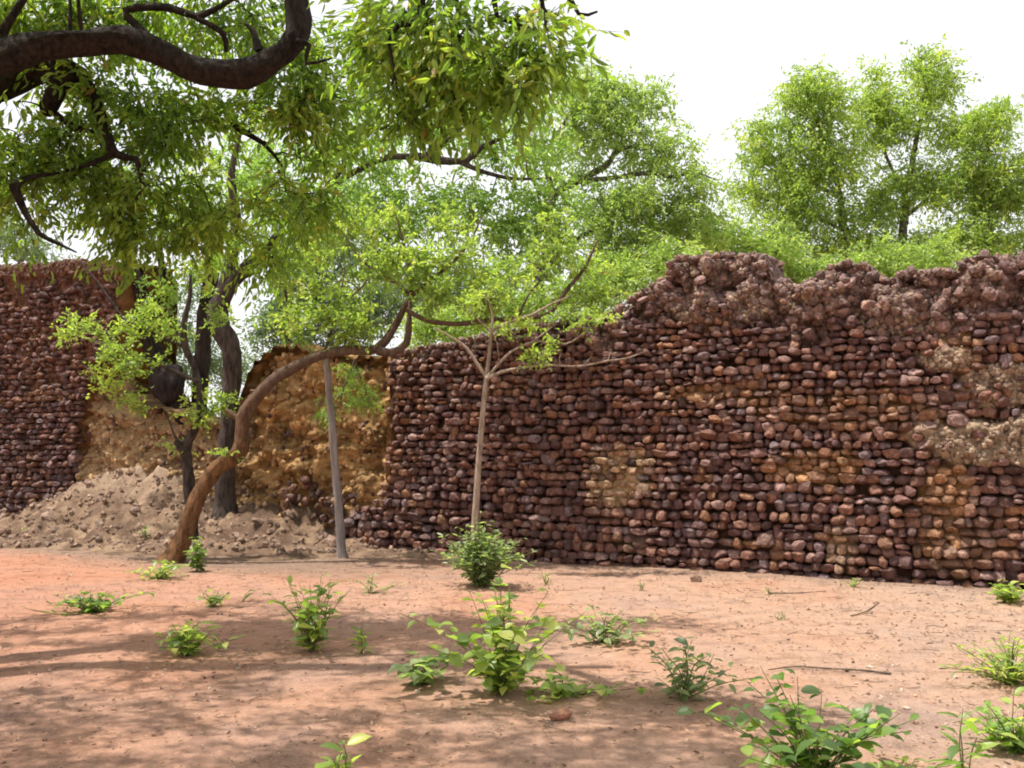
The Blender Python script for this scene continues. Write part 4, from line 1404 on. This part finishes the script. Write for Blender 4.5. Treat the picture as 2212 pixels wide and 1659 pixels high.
plant('leafy_shoot', 'upright green shoot on the right of the leaning trunk foot', 428, 1234, 9, 'oval', .5, 'leaf_deep', 0.12, 8, 212, spread=.5, height=0.5, width=0.3)
plant('low_weed', 'tiny round tuft near the thin three armed sprig', 460, 1309, 10, 'oval', .5, 'leaf_bright', 0.07, 6, 213, spread=.9, height=0.2, width=0.2)
plant('sprig', 'thin three armed dark sprig right of the tiny tuft', 523, 1300, 3, 'lance', .3, 'leaf_deep', .09, 3, 214, spread=.7, height=.24, width=.2)
plant('sprig', 'small pale sprig between the grey pole and the round bush', 800, 1281, 9, 'lance', .35, 'leaf_pale', 0.075, 6, 215, spread=1, height=0.24, width=0.32)
plant('round_bush', 'dense grey green round bush hiding the foot of the sapling', 1038, 1268, 110, 'lance', .4, 'leaf_pale', 0.1, 14, 216, cat='bush', spread=1.0, height=.88, width=.55, single=False, stem_r=.006)
plant('feathery_weed', 'feathery bright green weed at the right edge below the wall', 2185, 1478, 34, 'lance', .28, 'leaf_bright', 0.08, 10, 217, spread=1.0, height=0.36, width=0.55, single=False)
plant('low_weed', 'olive green weed at the right edge near the bottom', 2200, 1622, 18, 'oval', .5, 'leaf_mid', 0.09, 8, 218, spread=1.0, height=0.32, width=0.4)
plant('seedling', 'thin upright seedling with paired leaves right of the big dark plant', 2085, 1700, 3, 'lance', .38, 'leaf_deep', 0.13, 7, 219, spread=.3, height=0.42, width=.2)
plant('seedling', 'green seedling cut by the bottom edge left of centre', 726, 1715, 4, 'oval', .5, 'leaf_bright', 0.11, 7, 220, spread=.4, height=.27, width=.18)
plant('low_weed', 'bright green weed at the wall foot by the right edge', 2180, 1302, 14, 'heart', .7, 'leaf_bright', 0.09, 7, 221, spread=1.0, height=0.24, width=0.4)
plant('low_weed', 'tiny green weed against the wall foot right of its middle', 1843, 1268, 6, 'oval', .5, 'leaf_mid', .045, 5, 222, spread=.9, height=.14, width=.12)
plant('sprig', 'tiny yellow green sprig right of the round bush', 1180, 1262, 5, 'lance', .35, 'leaf_bright', .05, 5, 223, spread=.8, height=.2, width=.12)
plant('sprig', 'tiny sparse sprig on bare earth below the cream patch', 1385, 1275, 4, 'lance', .3, 'leaf_pale', .045, 4, 224, spread=.8, height=.13, width=.08)
plant('sprig', 'tiny sparse sprig close to the wall foot right of the loose dark stone', 1664, 1284, 4, 'lance', .3, 'leaf_pale', .04, 4, 225, spread=.8, height=.10, width=.09)
plant('sprig', 'pale wispy sprig in the middle of the bare earth on the right', 1690, 1340, 5, 'lance', .3, 'leaf_pale', .045, 4, 226, spread=1, height=.11, width=.14)
plant('low_weed', 'small pale green weed at the foot of the far left wall', 66, 1108, 5, 'lance', .35, 'leaf_bright', .09, 5, 227, spread=1, height=.22, width=.24, d=17.5, zfun=mound_z)
plant('low_weed', 'faint green weed on the mound left of the leaning trunk', 315, 1142, 6, 'lance', .35, 'leaf_pale', .07, 5, 228, spread=1, height=.2, width=.22, d=16.3, zfun=mound_z)
plant('leafy_plant', 'light green leaves at the right foot of the big dark leafy plant', 1945, 1690, 7, 'oval', .5, 'leaf_bright', .075, 6, 229, spread=.9, height=.16, width=.2)

# ------------------------------------------------------------------ loose things on the ground
def lone_stone(label, px, py, dims, colr, k, name='loose_stone', rz=.3):
    p = onground(px, py)
    o = link(name, LIB2[k])
    o.location = (p.x, p.y, ground_z(p.x, p.y) + dims[2] * .55)
    o.scale = dims
    o.rotation_euler = (.1, .05, rz)
    o.color = (*colr, 1)
    tagset(o, label, 'stone', 'loose stones on the bare ground')

lone_stone('reddish stone lying on the earth below the tall heart leaved plant', 1211, 1552, (.075, .05, .034), (.30, .14, .085), 2)
lone_stone('dark loose stone at the wall foot right of the bush', 1503, 1258, (.085, .07, .05), (.24, .15, .10), 5)
lone_stone('pale chip on the bare earth above the lying stick', 1880, 1446, (.03, .02, .012), (.55, .42, .33), 7)
lone_stone('small pale stone right of the lying stick', 2036, 1450, (.035, .02, .012), (.5, .38, .3), 9)
lone_stone('small pale pebble left of the thin upright seedling', 1960, 1532, (.03, .02, .012), (.5, .36, .28), 11)

def stick(label, pts, r, name='fallen_stick'):
    P = []
    for x, y in pts:
        p = onground(x, y)
        P.append((p.x, p.y, ground_z(p.x, p.y) + r * .9 + .004))
    base = np.array(P[0])
    b_ = Buf()
    C_, rr_ = curve(P, [r] * len(P), step=.04)
    b_.tube(C_, rr_ * np.linspace(1, .55, len(rr_)), 6, .25, 1.0)
    o = link(name, b_.mesh(name, M['twig'], base))
    o.location = base
    tagset(o, label, 'stick', 'dry sticks on the ground')

stick('long brown stick lying on the earth above the big dark plant', [(1925, 1462), (1860, 1454), (1790, 1450), (1720, 1446), (1660, 1452)], .009)
stick('thin twig lying near the wall foot', [(1660, 1254 + 28), (1720, 1282), (1785, 1279)], .007)
stick('short forked twig on bare earth below the right wall', [(1838, 1330), (1868, 1322), (1900, 1304)], .007)

# leaf litter, grit and pebbles: nobody could count them
rs = np.random.default_rng(77)
n = 9500
X = np.empty((n, 3))
k = 0
while k < n:
    y = rs.uniform(4.2, 17)
    x = rs.uniform(-.62 * y, .62 * y)
    s_, o_ = (Vector((x, y, 0)) - WO).dot(WD), (Vector((x, y, 0)) - WO).dot(WN)
    if o_ < .1:
        continue
    dens = .25 + .9 * max(0, nz(x * .6, y * .6, 14) + .1) + (1.2 if o_ < 1.2 and s_ < 2.5 else 0) + (1.2 if mound_h(s_, o_) > .02 else 0) + .45 * smooth(1, 4, x)
    if rs.random() > dens:
        continue
    X[k] = (x, y, mound_z(x, y) + .012 + .012 * rs.random())
    k += 1
az = rs.random(n) * 6.28
D = unit(np.stack([np.cos(az), np.sin(az), rs.normal(size=n) * .12], 1))
N = unit(np.stack([rs.normal(size=n) * .35, rs.normal(size=n) * .35, np.ones(n)], 1))
L = .014 + .03 * rs.random(n) ** 1.5
V, lo, sz, tt = leaf_arrays(X, D, N, L, L * .38, rs.random(n), curl=.2)
o = link('leaf_litter', np_mesh('leaf_litter', V, lo, sz, M['leaf_dry'], False, tt))
tagset(o, 'dry brown leaves scattered over the earth', 'leaf litter', kind='stuff')

def gpos(rs_):
    y = rs_.uniform(4.2, 15.5)
    x = rs_.uniform(-.6 * y, .6 * y)
    if (Vector((x, y, 0)) - WO).dot(WN) < .05:
        return None
    if rs_.random() > .3 + nz(x * .7, y * .7, 3) + .4 * smooth(0, 4, x):
        return None
    return (x, y, ground_z(x, y) + .002)

o = scatter_rubble(None, 'grit', 6500, gpos, lambda rs_: .004 + .013 * rs_.random() ** 3, lambda rs_, p: (np.array((.36, .21, .14)) if rs_.random() < .7 else np.array((.5, .38, .30))) * (.55 + .6 * rs_.random()), 81)
tagset(o, 'small stones and grit scattered over the earth', 'gravel')

# dry twigs and straw among the litter
rs = np.random.default_rng(91)
tb = Buf()
for q in range(420):
    p = None
    while p is None:
        p = gpos(rs)
    a = rs.random() * 6.28
    ln = .04 + .16 * rs.random() ** 2
    d_ = np.array((math.cos(a), math.sin(a), 0)) * ln
    p = np.array(p) + np.array((0, 0, .006))
    tb.tube([p, p + d_ * .5 + rs.normal(size=3) * np.array((.012, .012, .003)), p + d_], [.0028, .0024, .0014], 4)
o = link('twig_litter', tb.mesh('twig_litter', M['twig']))
tagset(o, 'short dry twigs and straw strewn over the earth', 'twigs', kind='stuff')
